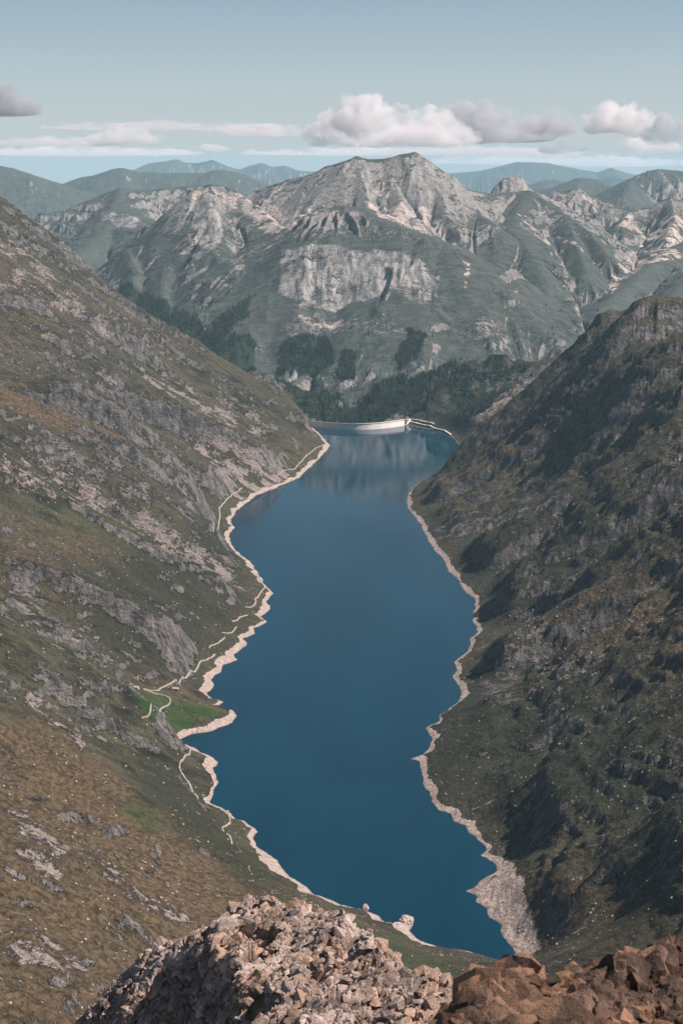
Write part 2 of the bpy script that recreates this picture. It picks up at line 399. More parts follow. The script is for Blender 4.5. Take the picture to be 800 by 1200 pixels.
H[iA:iB] += nearm * (34 * fbm(xm, ym, 330, 4, 551, .6) + 12 * fbm(xm, ym, 90, 4, 556, .6, True) + crags(H[iA:iB], xm, ym, 40, 561, .5))
# far detail
xf = X[iB:].astype(f32); yf_ = Y[iB:].astype(f32)
D = terrain_detail(iB, NR, np.ones(xf.shape, f32), [(2600, .035), (1200, .045), (600, .05)], 1500, 1)
tf = (0.3 + 0.7 * sstep(0, 600, RD[iB - iA:])).astype(f32)
H[iB:] += (D * tf + tf * 70 * fbm(xf, yf_, 1500, 4, 601, 0.55, True)) * sstep(19000, 19400, RR[iB:])
H[:, :] = np.nan_to_num(H)
print('height', time.time() - T0, H.min(), H.max())

# ------------------------------------------------------------------ surveying helpers on the finished height field
def Hat(xq, yq):
    xq = np.asarray(xq, float); yq = np.asarray(yq, float)
    r = np.hypot(xq, yq); th = np.arctan2(xq, yq)
    i = np.clip(np.searchsorted(R, r) - 1, 0, NR - 2); j = np.clip(np.searchsorted(TH, th) - 1, 0, NT - 2)
    t = np.clip((r - R[i]) / (R[i + 1] - R[i]), 0, 1); s = np.clip((th - TH[j]) / (TH[j + 1] - TH[j]), 0, 1)
    return (H[i, j] * (1 - t) + H[i + 1, j] * t) * (1 - s) + (H[i, j + 1] * (1 - t) + H[i + 1, j + 1] * t) * s
RS = R[(R > 1500)]
def hit(px, py, rmin=1500, rmax=8e4):
    """where the line of sight through a point of the photo meets the ground"""
    d = ray(px, py); th = math.atan2(d[0], d[1]); dh = math.hypot(d[0], d[1])
    rs = RS[(RS > rmin) & (RS < rmax)]
    hz = Hat(rs * math.sin(th), rs * math.cos(th))
    zr = CAMZ + d[2] / dh * rs
    k = np.nonzero(hz >= zr)[0]
    if len(k) == 0:
        k = int(np.argmax((hz - zr) / rs)); r = rs[k]
    else:
        k = int(k[0]); r = rs[k]
        if k > 0:
            a = zr[k - 1] - hz[k - 1]; b = hz[k] - zr[k]; r = rs[k - 1] + (rs[k] - rs[k - 1]) * a / (a + b + 1e-9)
    return (r * math.sin(th), r * math.cos(th))
HAZE = 1.1e-5; SUN_AZ = 94; SKY_DUST = 2.4; SKY_SAT = .85; SKY_HUE = .490; SKY_STR = .050; EXPO = 0.74
# ------------------------------------------------------------------ land cover, laid out on the ground
SH = X.shape
XX = X.astype(f32); YY = Y.astype(f32)
M = {k: np.zeros(SH, f32) for k in ('rock', 'scree', 'forest', 'beach', 'brown', 'green', 'dark', 'pale')}
COVER = [
 # kind, strength, feather m, nearest, farthest, polygon
 ('scree', .75, 60, 1500, 9100, [(0,262),(30,290),(75,330),(130,380),(150,394),(118,394),(70,368),(20,345),(0,335)]),
 ('scree', .95, 18, 1500, 9100, [(228,520),(245,512),(262,513),(290,520),(325,545),(345,556),(330,566),(300,580),(284,588),(268,572),(250,550)]),
 ('scree', .7, 30, 1500, 9100, [(5,540),(30,525),(65,537),(100,555),(125,575),(165,600),(200,622),(235,640),(200,636),(150,618),(100,600),(50,582),(10,570)]),
 ('scree', .9, 16, 1500, 9100, [(172,612),(200,620),(240,643),(270,665),(289,698),(270,690),(230,662),(190,641)]),
 ('scree', .8, 25, 1500, 9100, [(160,428),(190,435),(240,468),(300,500),(330,520),(280,502),(230,484),(180,452)]),
 ('scree', .6, 30, 1500, 9100, [(250,455),(280,468),(320,492),(350,515),(300,505),(262,480)]),
 ('scree', .6, 14, 1500, 9100, [(50,375),(75,400),(100,430),(80,425),(50,400)]),
 ('scree', .6, 10, 1500, 9100, [(105,418),(130,440),(150,470),(140,466),(118,440)]),
 ('scree', .7, 8, 1500, 9100, [(20,805),(45,812),(100,862),(98,884),(70,860),(40,835)]),
 ('scree', .6, 8, 1500, 9100, [(215,715),(250,720),(262,738),(240,740)]),
 ('rock', .9, 25, 1500, 9100, [(75,372),(100,378),(150,400),(190,420),(200,440),(150,432),(100,412)]),
 ('rock', .8, 25, 1500, 9100, [(40,500),(100,510),(150,545),(220,590),(240,620),(200,612),(140,582),(80,545)]),
 ('rock', .9, 15, 1500, 9100, [(0,665),(40,670),(60,705),(110,760),(150,797),(90,772),(40,742),(0,718)]),
 ('rock', .7, 15, 1500, 9100, [(180,540),(210,560),(240,600),(235,640),(205,600)]),
 ('brown', 1., 25, 1500, 9100, [(0,446),(60,466),(110,492),(150,520),(135,532),(90,512),(40,492),(0,482)]),
 ('brown', .3, 60, 1500, 9100, [(0,300),(130,350),(230,405),(200,412),(120,395),(0,420)]),
 ('brown', .9, 50, 1400, 9100, [(-60,830),(60,852),(130,902),(190,950),(250,1000),(292,1040),(250,1070),(150,1200),(-60,1250)]),
 ('brown', .5, 60, 1500, 9100, [(0,600),(80,610),(200,680),(180,700),(60,660),(0,640)]),
 ('brown', .7, 40, 1500, 9100, [(560,490),(620,490),(640,520),(600,535),(560,520)]),
 ('brown', .6, 60, 1500, 9100, [(640,720),(800,640),(860,700),(800,760),(680,780)]),
 ('brown', .8, 25, 1500, 9100, [(750,355),(765,352),(830,385),(830,400),(770,372)]),
 ('scree', .7, 18, 1400, 9100, [(0,945),(30,950),(80,990),(112,1042),(60,1042),(15,1010)]),
 ('scree', .7, 12, 1400, 9100, [(10,1085),(60,1100),(122,1150),(112,1168),(60,1132),(10,1110)]),
 ('scree', .9, 8, 1400, 9100, [(168,1055),(192,1052),(226,1080),(208,1086)]),
 ('scree', .6, 10, 1400, 9100, [(80,975),(120,1000),(170,1060),(150,1058),(110,1020)]),
 ('green', 1., 10, 1500, 9100, [(152,806),(178,810),(200,818),(240,828),(262,834),(252,842),(222,849),(195,847),(172,838),(160,822)]),
 ('green', .6, 25, 1500, 9100, [(130,945),(160,940),(192,965),(180,972),(150,962)]),
 ('brown', .6, 30, 1500, 9100, [(600,1020),(700,1000),(770,1010),(720,1080),(625,1100)]),
 ('green', .45, 20, 1500, 9100, [(410,1075),(520,1130),(560,1180),(500,1160),(420,1100)]),
 ('brown', .25, 60, 1500, 9100, [(500,580),(620,520),(760,480),(800,500),(640,560),(520,600)]),  # lightens the upper right grass: sunlit look put into the ground colour
 ('green', .4, 60, 1500, 9100, [(60,565),(180,620),(170,650),(50,600)]),
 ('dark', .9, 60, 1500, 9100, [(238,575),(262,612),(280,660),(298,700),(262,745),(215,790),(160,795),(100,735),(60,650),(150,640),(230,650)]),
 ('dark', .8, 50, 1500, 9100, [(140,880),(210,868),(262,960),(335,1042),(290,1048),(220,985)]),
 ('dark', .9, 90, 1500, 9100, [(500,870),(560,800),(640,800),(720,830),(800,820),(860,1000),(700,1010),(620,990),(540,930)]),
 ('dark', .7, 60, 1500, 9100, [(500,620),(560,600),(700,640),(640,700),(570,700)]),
 ('scree', .5, 50, 1500, 9100, [(556,762),(620,722),(700,688),(720,694),(660,732),(590,778),(552,790)]),
 ('scree', .4, 30, 1500, 9100, [(600,840),(700,760),(800,700),(800,715),(710,775),(610,850)]),
 ('rock', .9, 30, 1500, 9100, [(545,515),(620,460),(700,390),(725,398),(655,452),(592,508),(555,532)]),
 ('rock', .8, 25, 1500, 9100, [(488,612),(520,606),(600,590),(650,570),(665,580),(600,612),(500,642)]),
 ('rock', .8, 30, 1500, 9100, [(560,800),(640,770),(720,780),(700,800),(640,830),(570,830)]),
 ('beach', 1., 10, 1500, 9100, [(562,1040),(583,1025),(598,1010),(612,1045),(625,1085),(632,1112),(600,1125)]),
 # mountains
 ('scree', 1., 25, 9300, 30000, [(250,222),(275,228),(300,238),(325,244),(345,248),(366,240),(374,254),(350,260),(334,270),(300,254),(270,240)]),
 ('scree', 1., 25, 9300, 30000, [(426,238),(445,248),(462,240),(482,246),(500,244),(520,268),(535,280),(520,282),(500,272),(470,264),(440,252)]),
 ('scree', .7, 25, 9300, 30000, [(438,208),(470,213),(462,235),(436,224)]),
 ('scree', 1., 25, 9300, 30000, [(722,255),(740,262),(770,264),(800,258),(815,288),(780,286),(742,274),(722,268)]),
 ('scree', .7, 20, 9300, 30000, [(645,235),(680,226),(715,238),(700,244),(660,246)]),
 ('scree', .7, 12, 9300, 30000, [(545,315),(540,300),(552,306),(548,340),(540,342)]),
 ('scree', .8, 8, 9300, 30000, [(600,250),(620,262),(660,295),(655,297),(625,275)]),
 ('scree', .7, 8, 9300, 30000, [(640,262),(665,280),(705,310),(700,313),(660,285)]),
 ('scree', .8, 10, 9300, 30000, [(720,305),(745,290),(800,300),(760,310),(730,325),(716,345),(712,335)]),
 ('scree', 1., 10, 7850, 30000, [(549,501),(575,491),(612,461),(632,438),(620,436),(600,452),(575,478),(550,489)]),
 ('scree', .9, 12, 9300, 30000, [(350,370),(375,370),(408,374),(412,381),(380,384),(355,378)]),
 ('scree', .6, 18, 9300, 30000, [(205,283),(230,268),(232,280),(218,300),(200,300)]),
 ('pale', 1., 30, 9300, 30000, [(330,294),(400,289),(450,291),(485,301),(512,325),(515,352),(495,356),(470,346),(420,352),(350,362),(325,340)]),
 ('scree', .75, 12, 9300, 30000, [(225,222),(245,226),(240,262),(250,290),(236,298),(226,270)]),
 ('pale', 1., 20, 9300, 30000, [(225,224),(250,228),(262,270),(256,300),(236,300),(226,275),(222,250)]),
 ('pale', .6, 40, 9300, 30000, [(262,240),(330,280),(300,310),(262,310)]),
 ('pale', .6, 20, 9300, 30000, [(330,375),(400,372),(470,380),(500,390),(440,392),(380,390),(340,398)]),
 ('pale', .6, 25, 9300, 30000, [(520,385),(560,370),(600,385),(600,405),(560,400)]),
 ('pale', .8, 15, 9300, 30000, [(380,465),(392,462),(400,472),(396,488),(386,486)]),
 ('pale', 1., 60, 14000, 30000, [(108,256),(140,250),(166,257),(164,270),(130,264)]),
 ('pale', .5, 60, 9300, 30000, [(385,195),(484,180),(540,220),(500,245),(430,235)]),
 ('pale', .9, 30, 9300, 30000, [(580,207),(620,207),(618,224),(582,224)]),
 ('forest', 1., 15, 9000, 13000, [(330,402),(345,392),(385,395),(392,420),(380,442),(325,440)]),
 ('forest', 1., 15, 9000, 13000, [(400,410),(416,414),(414,448),(392,440)]),
 ('forest', .9, 20, 9000, 13000, [(240,402),(285,392),(299,400),(292,442),(262,432)]),
 ('forest', 1., 20, 8700, 13000, [(322,444),(378,444),(402,468),(396,494),(365,494),(345,470)]),
 ('forest', .55, 40, 7850, 13000, [(470,440),(540,422),(600,428),(622,440),(600,462),(575,478),(550,490),(545,510),(480,490)]),
 ('rock', .8, 40, 7850, 10500, [(480,470),(500,440),(540,428),(600,432),(610,445),(560,480),(540,500),(500,492)]),
 ('forest', .95, 25, 8400, 13000, [(386,492),(430,455),(470,438),(500,440),(490,465),(470,490)]),
 ('forest', 1., 15, 9000, 13000, [(480,385),(500,392),(490,420),(470,432),(462,420)]),
 ('forest', .7, 30, 9000, 14000, [(140,332),(170,345),(220,370),(262,400),(250,412),(200,388),(150,358)]),
 ('forest', .6, 30, 9000, 14000, [(228,402),(262,370),(300,335),(292,370),(250,412)]),
]
for kind, st, fe, r0, r1, poly in COVER:
    P = np.array([hit(px, py, r0, r1) for px, py in poly])
    if poly[0] == (549,501): print('STREAK', P)
    rad = np.hypot(P[:, 0], P[:, 1]); a = np.searchsorted(R, rad.min() - 4 * fe - 30); b = np.searchsorted(R, rad.max() + 4 * fe + 30)
    th = np.arctan2(P[:, 0], P[:, 1]); dth = 4 * fe / rad.min()
    c = np.searchsorted(TH, th.min() - dth); d = np.searchsorted(TH, th.max() + dth)
    if b - a < 1 or d - c < 1: continue
    sx = XX[a:b, c:d]; sy = YY[a:b, c:d]
    wob = fe * 1.6 * fbm(sx, sy, fe * 5, 4, 700 + len(poly), 0.6)
    sd = poly_sd(sx, sy, P) + wob
    v = st * sstep(fe, -fe * 0.8, sd)
    M[kind][a:b, c:d] = np.maximum(M[kind][a:b, c:d], v)
print('cover', time.time() - T0)
gx_, gy_ = grad(H, 0, NR)
SL = np.sqrt(gx_ ** 2 + gy_ ** 2)
far = (YY > 9200).astype(f32)
n1 = fbm(XX, YY, 340, 4, 801); n2 = fbm(XX, YY, 60, 3, 811)
steep = sstep(0.85, 1.35, SL + 0.25 * n2)
hrel = H
M['rock'] = np.clip(np.maximum(M['rock'] * sstep(-.4, .3, n2 + 0.3 * n1), steep), 0, 1)
hiM = far * sstep(520, 900, hrel + 200 * n1)
M['rock'] = np.clip(np.maximum(M['rock'], hiM * sstep(0.45, 0.8, SL + .2 * n2)), 0, 1)
# loose stone streaks running down the valley sides
dxs = -gy_ / (SL + 1e-3); dys = gx_ / (SL + 1e-3)
streak = fbm(XX * 0.28, YY, 40, 4, 821, .6)
sc = sstep(0.12, 0.42, streak) * sstep(0.0, 0.35, n1) * 0.55
M['scree'] = np.clip(np.maximum(M['scree'] * sstep(-.6, .35, n2 + .6 * streak), sc * (1 - far)), 0, 1)
M['brown'] = np.clip(M['brown'] + 0.35 * sstep(-.1, .5, fbm(XX, YY, 520, 3, 831)) * (1 - far), 0, 1)
bw = (12.5 + 17 * fbm(XX[:iA + 1], YY[:iA + 1], 170, 4, 841, .6)) * (1 + 0.5 * (ya < 3000) + 0.25 * (xa < 0)) * (1 - .85 * sstep(6450, 6900, ya) * (xa > 150))
lk = ((ya < 8470)).astype(f32)
M['beach'][:iA + 1] = np.maximum(M['beach'][:iA + 1] * sstep(-1, 30, SD + 30), sstep(bw + 2, bw - 2, SD + 3 * n2[:iA + 1]) * lk)
for k in ('rock', 'scree', 'brown', 'green', 'dark'): M[k] *= (1 - M['beach'])
M['forest'] *= np.clip(1 - 1.4 * M['scree'], 0, 1)

# ------------------------------------------------------------------ mesh helpers
def mesh_obj(name, verts, faces, mat=None, parent=None, smooth=False, loc=None):
    me = bpy.data.meshes.new(name)
    verts = np.asarray(verts, f32); 
    if isinstance(faces, np.ndarray):
        nf, k = faces.shape
        me.vertices.add(len(verts)); me.vertices.foreach_set('co', verts.ravel())
        me.loops.add(nf * k); me.loops.foreach_set('vertex_index', faces.ravel().astype(np.int32))
        me.polygons.add(nf); me.polygons.foreach_set('loop_start', np.arange(0, nf * k, k, dtype=np.int32))
        me.update(calc_edges=True)
    else:
        me.from_pydata(verts.tolist(), [], faces); me.update()
    me.polygons.foreach_set('use_smooth', np.full(len(me.polygons), smooth))
    o = bpy.data.objects.new(name, me); C.objects.link(o)
    if mat: me.materials.append(mat)
    if parent: o.parent = parent
    if loc is not None: o.location = loc
    return o
def tag(o, label=None, cat=None, group=None, kind=None):
    if label: o['label'] = label
    if cat: o['category'] = cat
    if group: o['group'] = group
    if kind: o['kind'] = kind
    return o
def empty(name, loc, rz=0):
    o = bpy.data.objects.new(name, None); o.location = loc; o.rotation_euler = (0, 0, rz); C.objects.link(o); return o

class NB:
    """small node helper"""
    def __init__(s, name, volume=False):
        s.m = bpy.data.materials.new(name); s.m.use_nodes = True; s.t = s.m.node_tree; s.t.nodes.clear()
        s.out = s.t.nodes.new('ShaderNodeOutputMaterial')
    def n(s, typ, **kw):
        nd = s.t.nodes.new(typ)
        for k, v in kw.items():
            if k.startswith('_'): setattr(nd, k[1:], v)
            else:
                key = int(k[1:]) if k[0] == 'i' and k[1:].isdigit() else k.replace('_', ' ')
                if isinstance(v, bpy.types.NodeSocket): s.t.links.new(v, nd.inputs[key])
                else: nd.inputs[key].default_value = v
        return nd
    def link(s, a, b): s.t.links.new(a, b)
    def noise(s, vec, scale, detail=4, rough=0.55, dist=0.0):
        return s.n('ShaderNodeTexNoise', Vector=vec, Scale=scale, Detail=detail, Roughness=rough, Distortion=dist).outputs['Fac']
    def math(s, op, a, b=0.5, c=0.0, clamp=False):
        return s.n('ShaderNodeMath', _operation=op, _use_clamp=clamp, i0=a, i1=b, i2=c).outputs[0]
    def ramp(s, v, a, b, lo=0.0, hi=1.0):
        return s.n('ShaderNodeMapRange', _interpolation_type='SMOOTHSTEP', Value=v, From_Min=a, From_Max=b, To_Min=lo, To_Max=hi).outputs[0]
    def mix(s, f, a, b):
        m = s.n('ShaderNodeMix', _data_type='RGBA'); 
        for i, v in ((0, f), (6, a), (7, b)):
            if isinstance(v, bpy.types.NodeSocket): s.link(v, m.inputs[i])
            else: m.inputs[i].default_value = (*v, 1) if isinstance(v, tuple) and len(v) == 3 else v
        return m.outputs[2]
    def mul(s, col, f):
        m = s.n('ShaderNodeVectorMath', _operation='SCALE'); s.link(col, m.inputs[0])
        if isinstance(f, bpy.types.NodeSocket): s.link(f, m.inputs['Scale'])
        else: m.inputs['Scale'].default_value = f
        return m.outputs[0]
    def pos(s): return s.n('ShaderNodeNewGeometry').outputs['Position']
    def principled(s, col, rough=0.9, normal=None, **kw):
        b = s.n('ShaderNodeBsdfPrincipled', **kw)
        for k, v in (('Base Color', col), ('Roughness', rough)):
            if isinstance(v, bpy.types.NodeSocket): s.link(v, b.inputs[k])
            else: b.inputs[k].default_value = (*v, 1) if isinstance(v, tuple) else v
        if normal: s.link(normal, b.inputs['Normal'])
        s.link(b.outputs[0], s.out.inputs['Surface']); return b
    def bump(s, h, dist, strength=1.0):
        return s.n('ShaderNodeBump', Strength=strength, Distance=dist, Height=h).outputs[0]

def terrain_material():
    b = NB('mountain_ground'); p = b.pos()
    a1 = b.n('ShaderNodeVertexColor', _layer_name='cover_a'); a2 = b.n('ShaderNodeVertexColor', _layer_name='cover_b')
    s1 = b.n('ShaderNodeSeparateColor', Color=a1.outputs[0]); s2 = b.n('ShaderNodeSeparateColor', Color=a2.outputs[0])
    rock, scree, forest, beach = s1.outputs[0], s1.outputs[1], s1.outputs[2], a1.outputs['Alpha']
    brown, green, dark, pale = s2.outputs[0], s2.outputs[1], s2.outputs[2], a2.outputs['Alpha']
    pa = b.n('ShaderNodeMapping', Vector=p, Scale=(.45, 1, .45)).outputs[0]
    wide = b.noise(pa, 1 / 200, 6, .62); mid = b.noise(pa, 1 / 32, 5, .68); fine = b.noise(p, 1 / 9, 4, .7); tiny = b.noise(p, 1 / 2.6, 3, .7)
    yv = b.n('ShaderNodeSeparateXYZ', Vector=p).outputs[1]
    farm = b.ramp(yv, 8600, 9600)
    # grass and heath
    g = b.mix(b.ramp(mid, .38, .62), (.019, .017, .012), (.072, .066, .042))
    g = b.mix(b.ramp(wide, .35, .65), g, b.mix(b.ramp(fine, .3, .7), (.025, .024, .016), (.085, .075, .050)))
    g = b.mix(b.math('MULTIPLY', farm, .85), g, b.mix(b.ramp(mid, .35, .65), (.046, .056, .052), (.092, .103, .095)))  # far grass turned teal: blue of the distance haze put into its colour
    g = b.mix(b.math('MULTIPLY', brown, b.ramp(b.math('ADD', fine, mid), .75, 1.15, .35, 1.0)), g, b.mix(b.ramp(fine, .35, .65), (.046, .030, .018), (.135, .092, .055)))
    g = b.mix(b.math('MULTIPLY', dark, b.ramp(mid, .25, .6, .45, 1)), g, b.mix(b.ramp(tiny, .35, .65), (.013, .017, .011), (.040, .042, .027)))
    g = b.mix(b.math('MULTIPLY', green, b.ramp(fine, .2, .6, .6, 1)), g, b.mix(b.ramp(mid, .35, .65), (.022, .048, .014), (.050, .066, .024)))
    # bedrock
    sp = b.n('ShaderNodeMapping', Vector=p, Scale=(1, 1, .35)).outputs[0]
    str_ = b.noise(sp, 1 / 22, 6, .7, .6)
    rk = b.mix(b.ramp(str_, .32, .68), (.045, .043, .043), (.22, .195, .185))
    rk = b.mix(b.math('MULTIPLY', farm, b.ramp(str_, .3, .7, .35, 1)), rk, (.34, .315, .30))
    palec = b.mix(b.ramp(b.noise(b.n('ShaderNodeMapping', Vector=p, Scale=(1, .25, .16)).outputs[0], 1 / 42, 6, .72, .5), .36, .62), (.10, .105, .10), (.45, .415, .40))
    rk = b.mix(pale, rk, palec)
    # scree and boulders
    vor = b.n('ShaderNodeTexVoronoi', Vector=p, Scale=1 / 7.0)
    vc = b.n('ShaderNodeSeparateColor', Color=vor.outputs['Color']).outputs[0]
    scol = b.mix(b.ramp(fine, .3, .7), (.16, .13, .12), (.35, .29, .265))
    scol = b.mix(b.ramp(vc, .1, .9), scol, b.mix(b.ramp(tiny, .3, .7), (.075, .062, .055), (.38, .315, .29)))
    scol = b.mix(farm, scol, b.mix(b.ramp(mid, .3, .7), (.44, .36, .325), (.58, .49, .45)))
    th = b.math('ADD', b.math('MULTIPLY', fine, .55), b.math('MULTIPLY', mid, .45))
    f_s = b.ramp(b.math('ADD', b.math('MULTIPLY', scree, .8), b.math('MULTIPLY', b.math('SUBTRACT', th, .5), 2.6)), .30, .56)
    f_r = b.ramp(b.math('ADD', b.math('MULTIPLY', b.math('MAXIMUM', rock, b.math('MULTIPLY', pale, b.ramp(wide, .3, .6, .55, 1.05))), .85), b.math('MULTIPLY', b.math('SUBTRACT', th, .5), 3.0)), .42, .62)
    # scattered single stones in the turf
    v2 = b.n('ShaderNodeTexVoronoi', Vector=p, Scale=1 / 11.0); v2c = b.n('ShaderNodeSeparateColor', Color=v2.outputs['Color']).outputs[1]
    stone = b.math('MULTIPLY', b.ramp(v2.outputs['Distance'], .20, .10), b.ramp(b.math('ADD', v2c, b.math('MULTIPLY', mid, .8)), 1.02, 1.12))
    col = b.mix(b.math('MULTIPLY', stone, b.math('SUBTRACT', 1.0, b.math('MULTIPLY', farm, .7))), g, (.36, .32, .29))
    col = b.mix(f_r, col, rk)
    col = b.mix(f_s, col, scol)
    # forest floor
    col = b.mix(b.ramp(b.math('ADD', forest, b.math('MULTIPLY', b.math('SUBTRACT', mid, .5), 1.2)), .4, .6), col, b.mix(b.ramp(fine, .35, .65), (.012, .022, .017), (.034, .046, .03)))
    # drawdown shore
    bc = b.mix(b.ramp(fine, .3, .7), (.28, .215, .19), (.45, .365, .325))
    zv = b.n('ShaderNodeSeparateXYZ', Vector=p).outputs[2]
    bc = b.mix(b.ramp(b.math('ADD', zv, b.math('MULTIPLY', fine, 3)), 3.0, 1.2), bc, (.24, .19, .165))
    col = b.mix(b.ramp(b.math('ADD', beach, b.math('MULTIPLY', b.math('SUBTRACT', th, .5), 1.9)), .38, .62), col, bc)
    hgt = b.math('ADD', b.math('MULTIPLY', mid, 16.0), b.math('ADD', b.math('MULTIPLY', fine, 6.0), b.math('MULTIPLY', tiny, 1.6)))
    rockish = b.math('MAXIMUM', f_r, b.math('MULTIPLY', f_s, .5))
    nrm = b.bump(b.math('MULTIPLY', hgt, b.math('ADD', 1.0, b.math('MULTIPLY', rockish, .9))), 1.0, 1.0)
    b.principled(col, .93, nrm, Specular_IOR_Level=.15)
    return b.m
MT = terrain_material()

def terrain_piece(name, lo, hi, label, cat=None):
    n = hi - lo
    v = np.stack([X[lo:hi], Y[lo:hi], H[lo:hi]], -1).reshape(-1, 3)
    idx = np.arange(n * NT).reshape(n, NT)
    fc = np.stack([idx[:-1, :-1], idx[:-1, 1:], idx[1:, 1:], idx[1:, :-1]], -1).reshape(-1, 4)
    o = mesh_obj(name, v, fc, MT, smooth=True)
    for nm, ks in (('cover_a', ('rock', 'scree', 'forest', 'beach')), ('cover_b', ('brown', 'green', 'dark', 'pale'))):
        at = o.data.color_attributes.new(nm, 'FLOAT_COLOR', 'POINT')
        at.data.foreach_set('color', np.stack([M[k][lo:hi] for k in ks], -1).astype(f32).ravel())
    tag(o, label, None, kind='structure'); return o
iM = iB
terrain_piece('terrain', 0, iA + 1, 'steep rocky and grassy valley sides round the blue lake')
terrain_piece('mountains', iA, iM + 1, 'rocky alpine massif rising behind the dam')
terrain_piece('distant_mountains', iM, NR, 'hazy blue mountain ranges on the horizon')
print('terrain', time.time() - T0)

# ------------------------------------------------------------------ water
b = NB('lake_water'); p = b.pos()
rip = b.math('ADD', b.math('MULTIPLY', b.noise(p, 1 / 7, 3, .6), .5), b.noise(p, 1 / 1.8, 2, .6))
yv = b.n('ShaderNodeSeparateXYZ', Vector=p).outputs[1]
wind = b.noise(b.n('ShaderNodeMapping', Vector=p, Scale=(1, .25, 1)).outputs[0], 1 / 500, 3, .5)
calm = b.ramp(b.math('ADD', yv, b.math('MULTIPLY', wind, 900)), 6300, 7100, 1.0, 0.0)
nb_ = b.bump(rip, .05, .35)
wcol = b.mix(b.ramp(b.noise(b.n('ShaderNodeMapping', Vector=p, Scale=(1, .3, 1)).outputs[0], 1 / 260, 5, .6, .6), .35, .65), (.0001, .022, .043), (.0001, .028, .053))
pr = b.principled(wcol, b.math('ADD', .02, b.math('MULTIPLY', calm, b.ramp(wind, .35, .65, .10, .22))), nb_, IOR=1.16)
MW = b.m
nx, ny = 60, 120
gx = np.linspace(-900, 900, nx); gy = np.linspace(2200, 8700, ny)
gX, gY = np.meshgrid(gx, gy)
# lake sheet: everything up to the dam, slipping under its banks
LK = LAKE.copy()
bm = bmesh.new(); 
def offset_poly(P, d):
    n = len(P); area = 0.5 * np.sum(P[:, 0] * np.roll(P[:, 1], -1) - np.roll(P[:, 0], -1) * P[:, 1]); s = 1 if area > 0 else -1
    e = np.roll(P, -1, 0) - P; nn = np.stack([e[:, 1], -e[:, 0]], -1) * s; nn /= np.linalg.norm(nn, axis=1)[:, None] + 1e-9
    m = nn + np.roll(nn, 1, 0); m /= np.linalg.norm(m, axis=1)[:, None] + 1e-9
    return P + m * d
wp = [(-700, 2300), (800, 2300), (1000, 5000), (800, 8200), (375, 8440), (300, 8452), (222, 8452), (150, 8420), (60, 8405), (-40, 8425), (-120, 8470), (-168, 8530), (-420, 8300), (-900, 7000), (-900, 5000)]
vs = [bm.verts.new((a, c, 0)) for a, c in wp]
fc = bm.faces.new(vs); bmesh.ops.triangulate(bm, faces=[fc])
me = bpy.data.meshes.new('lake'); bm.to_mesh(me); bm.free(); me.materials.append(MW)
o = bpy.data.objects.new('lake', me); C.objects.link(o); tag(o, 'long deep blue reservoir lake between the slopes', kind='structure')

# ------------------------------------------------------------------ generic materials
def plain(name, c1, c2, L, rough=.85, bumpd=0.0, c3=None):
    b = NB(name); p = b.pos(); n = b.noise(p, 1 / L, 6, .65, .3)
    col = b.mix(b.ramp(n, .33, .67), c1, c2)
    if c3: col = b.mix(b.ramp(b.noise(p, 1 / (L * 3.3), 4, .6), .5, .62), col, c3)
    b.principled(col, rough, b.bump(n, bumpd) if bumpd else None, Specular_IOR_Level=.25); return b.m
M_DAMJ = plain('dam_joint', (.30, .27, .25), (.42, .38, .36), 9)
M_CONC = plain('pale_concrete', (.72, .66, .63), (.82, .76, .73), 25)
M_ROAD = plain('gravel_track', (.24, .205, .18), (.42, .36, .32), 6)
M_STONE = plain('stone_wall', (.34, .29, .26), (.55, .48, .43), 1.5)
M_ROOF = plain('slate_roof', (.16, .13, .12), (.28, .24, .22), 1.0)
M_DARK = plain('dark_opening', (.02, .02, .02), (.035, .033, .03), 2)
def conifer():
    b = NB('conifer_green'); i = b.n('ShaderNodeNewGeometry').outputs['Random Per Island']; b.principled(b.mix(i, (.009, .019, .015), (.045, .058, .036)), .9, None, Specular_IOR_Level=.1); return b.m
M_CONIF = conifer()
M_UNUSED = None and plain('conifer_green', (.011, .022, .017), (.034, .048, .032), 14)

# ------------------------------------------------------------------ dam: a thin arch bowed toward the lake
dam_px = [(352,493.2),(357,493.2),(368,494.4),(380,495.4),(392,496.0),(405,496.4),(418,496.6),(430,496.5),(442,496.0),(454,494.9),(465,493.2),(476,491.4),(480,490.9)]
ZC = 27.0
def on_plane(px, py, z):
    d = ray(px, py); t = (z - CAMZ) / d[2]; return np.array([d[0] * t, d[1] * t])
arc = np.array([on_plane(px, py, ZC) for px, py in dam_px])
# smooth circle-like curve through the crest
tpar = np.linspace(0, 1, len(arc)); cx = np.polyfit(tpar, arc[:, 0], 3); cy = np.polyfit(tpar, arc[:, 1], 4)
NS = 49; ts = np.linspace(0, 1, NS); A = np.stack([np.polyval(cx, ts), np.polyval(cy, ts)], -1)
tan = np.gradient(A, axis=0); tan /= np.linalg.norm(tan, axis=1)[:, None]; nrm = np.stack([-tan[:, 1], tan[:, 0]], -1)   # downstream
def sweep(prof, name, mat, parent, i0=0, i1=NS):
    v = []; 
    for i in range(i0, i1):
        for off, z in prof: v.append((A[i, 0] + nrm[i, 0] * off - base[0], A[i, 1] + nrm[i, 1] * off - base[1], z - base[2]))
    k = len(prof); f = []
    for i in range(i1 - i0 - 1):
        for j in range(k): f.append((i * k + j, (i + 1) * k + j, (i + 1) * k + (j + 1) % k, i * k + (j + 1) % k))
    f.append(tuple(range(k))[::-1]); f.append(tuple((i1 - i0 - 1) * k + j for j in range(k)))
    return mesh_obj(name, v, f, mat, parent)
base = np.array([A[NS // 2, 0], A[NS // 2, 1], 0.0])
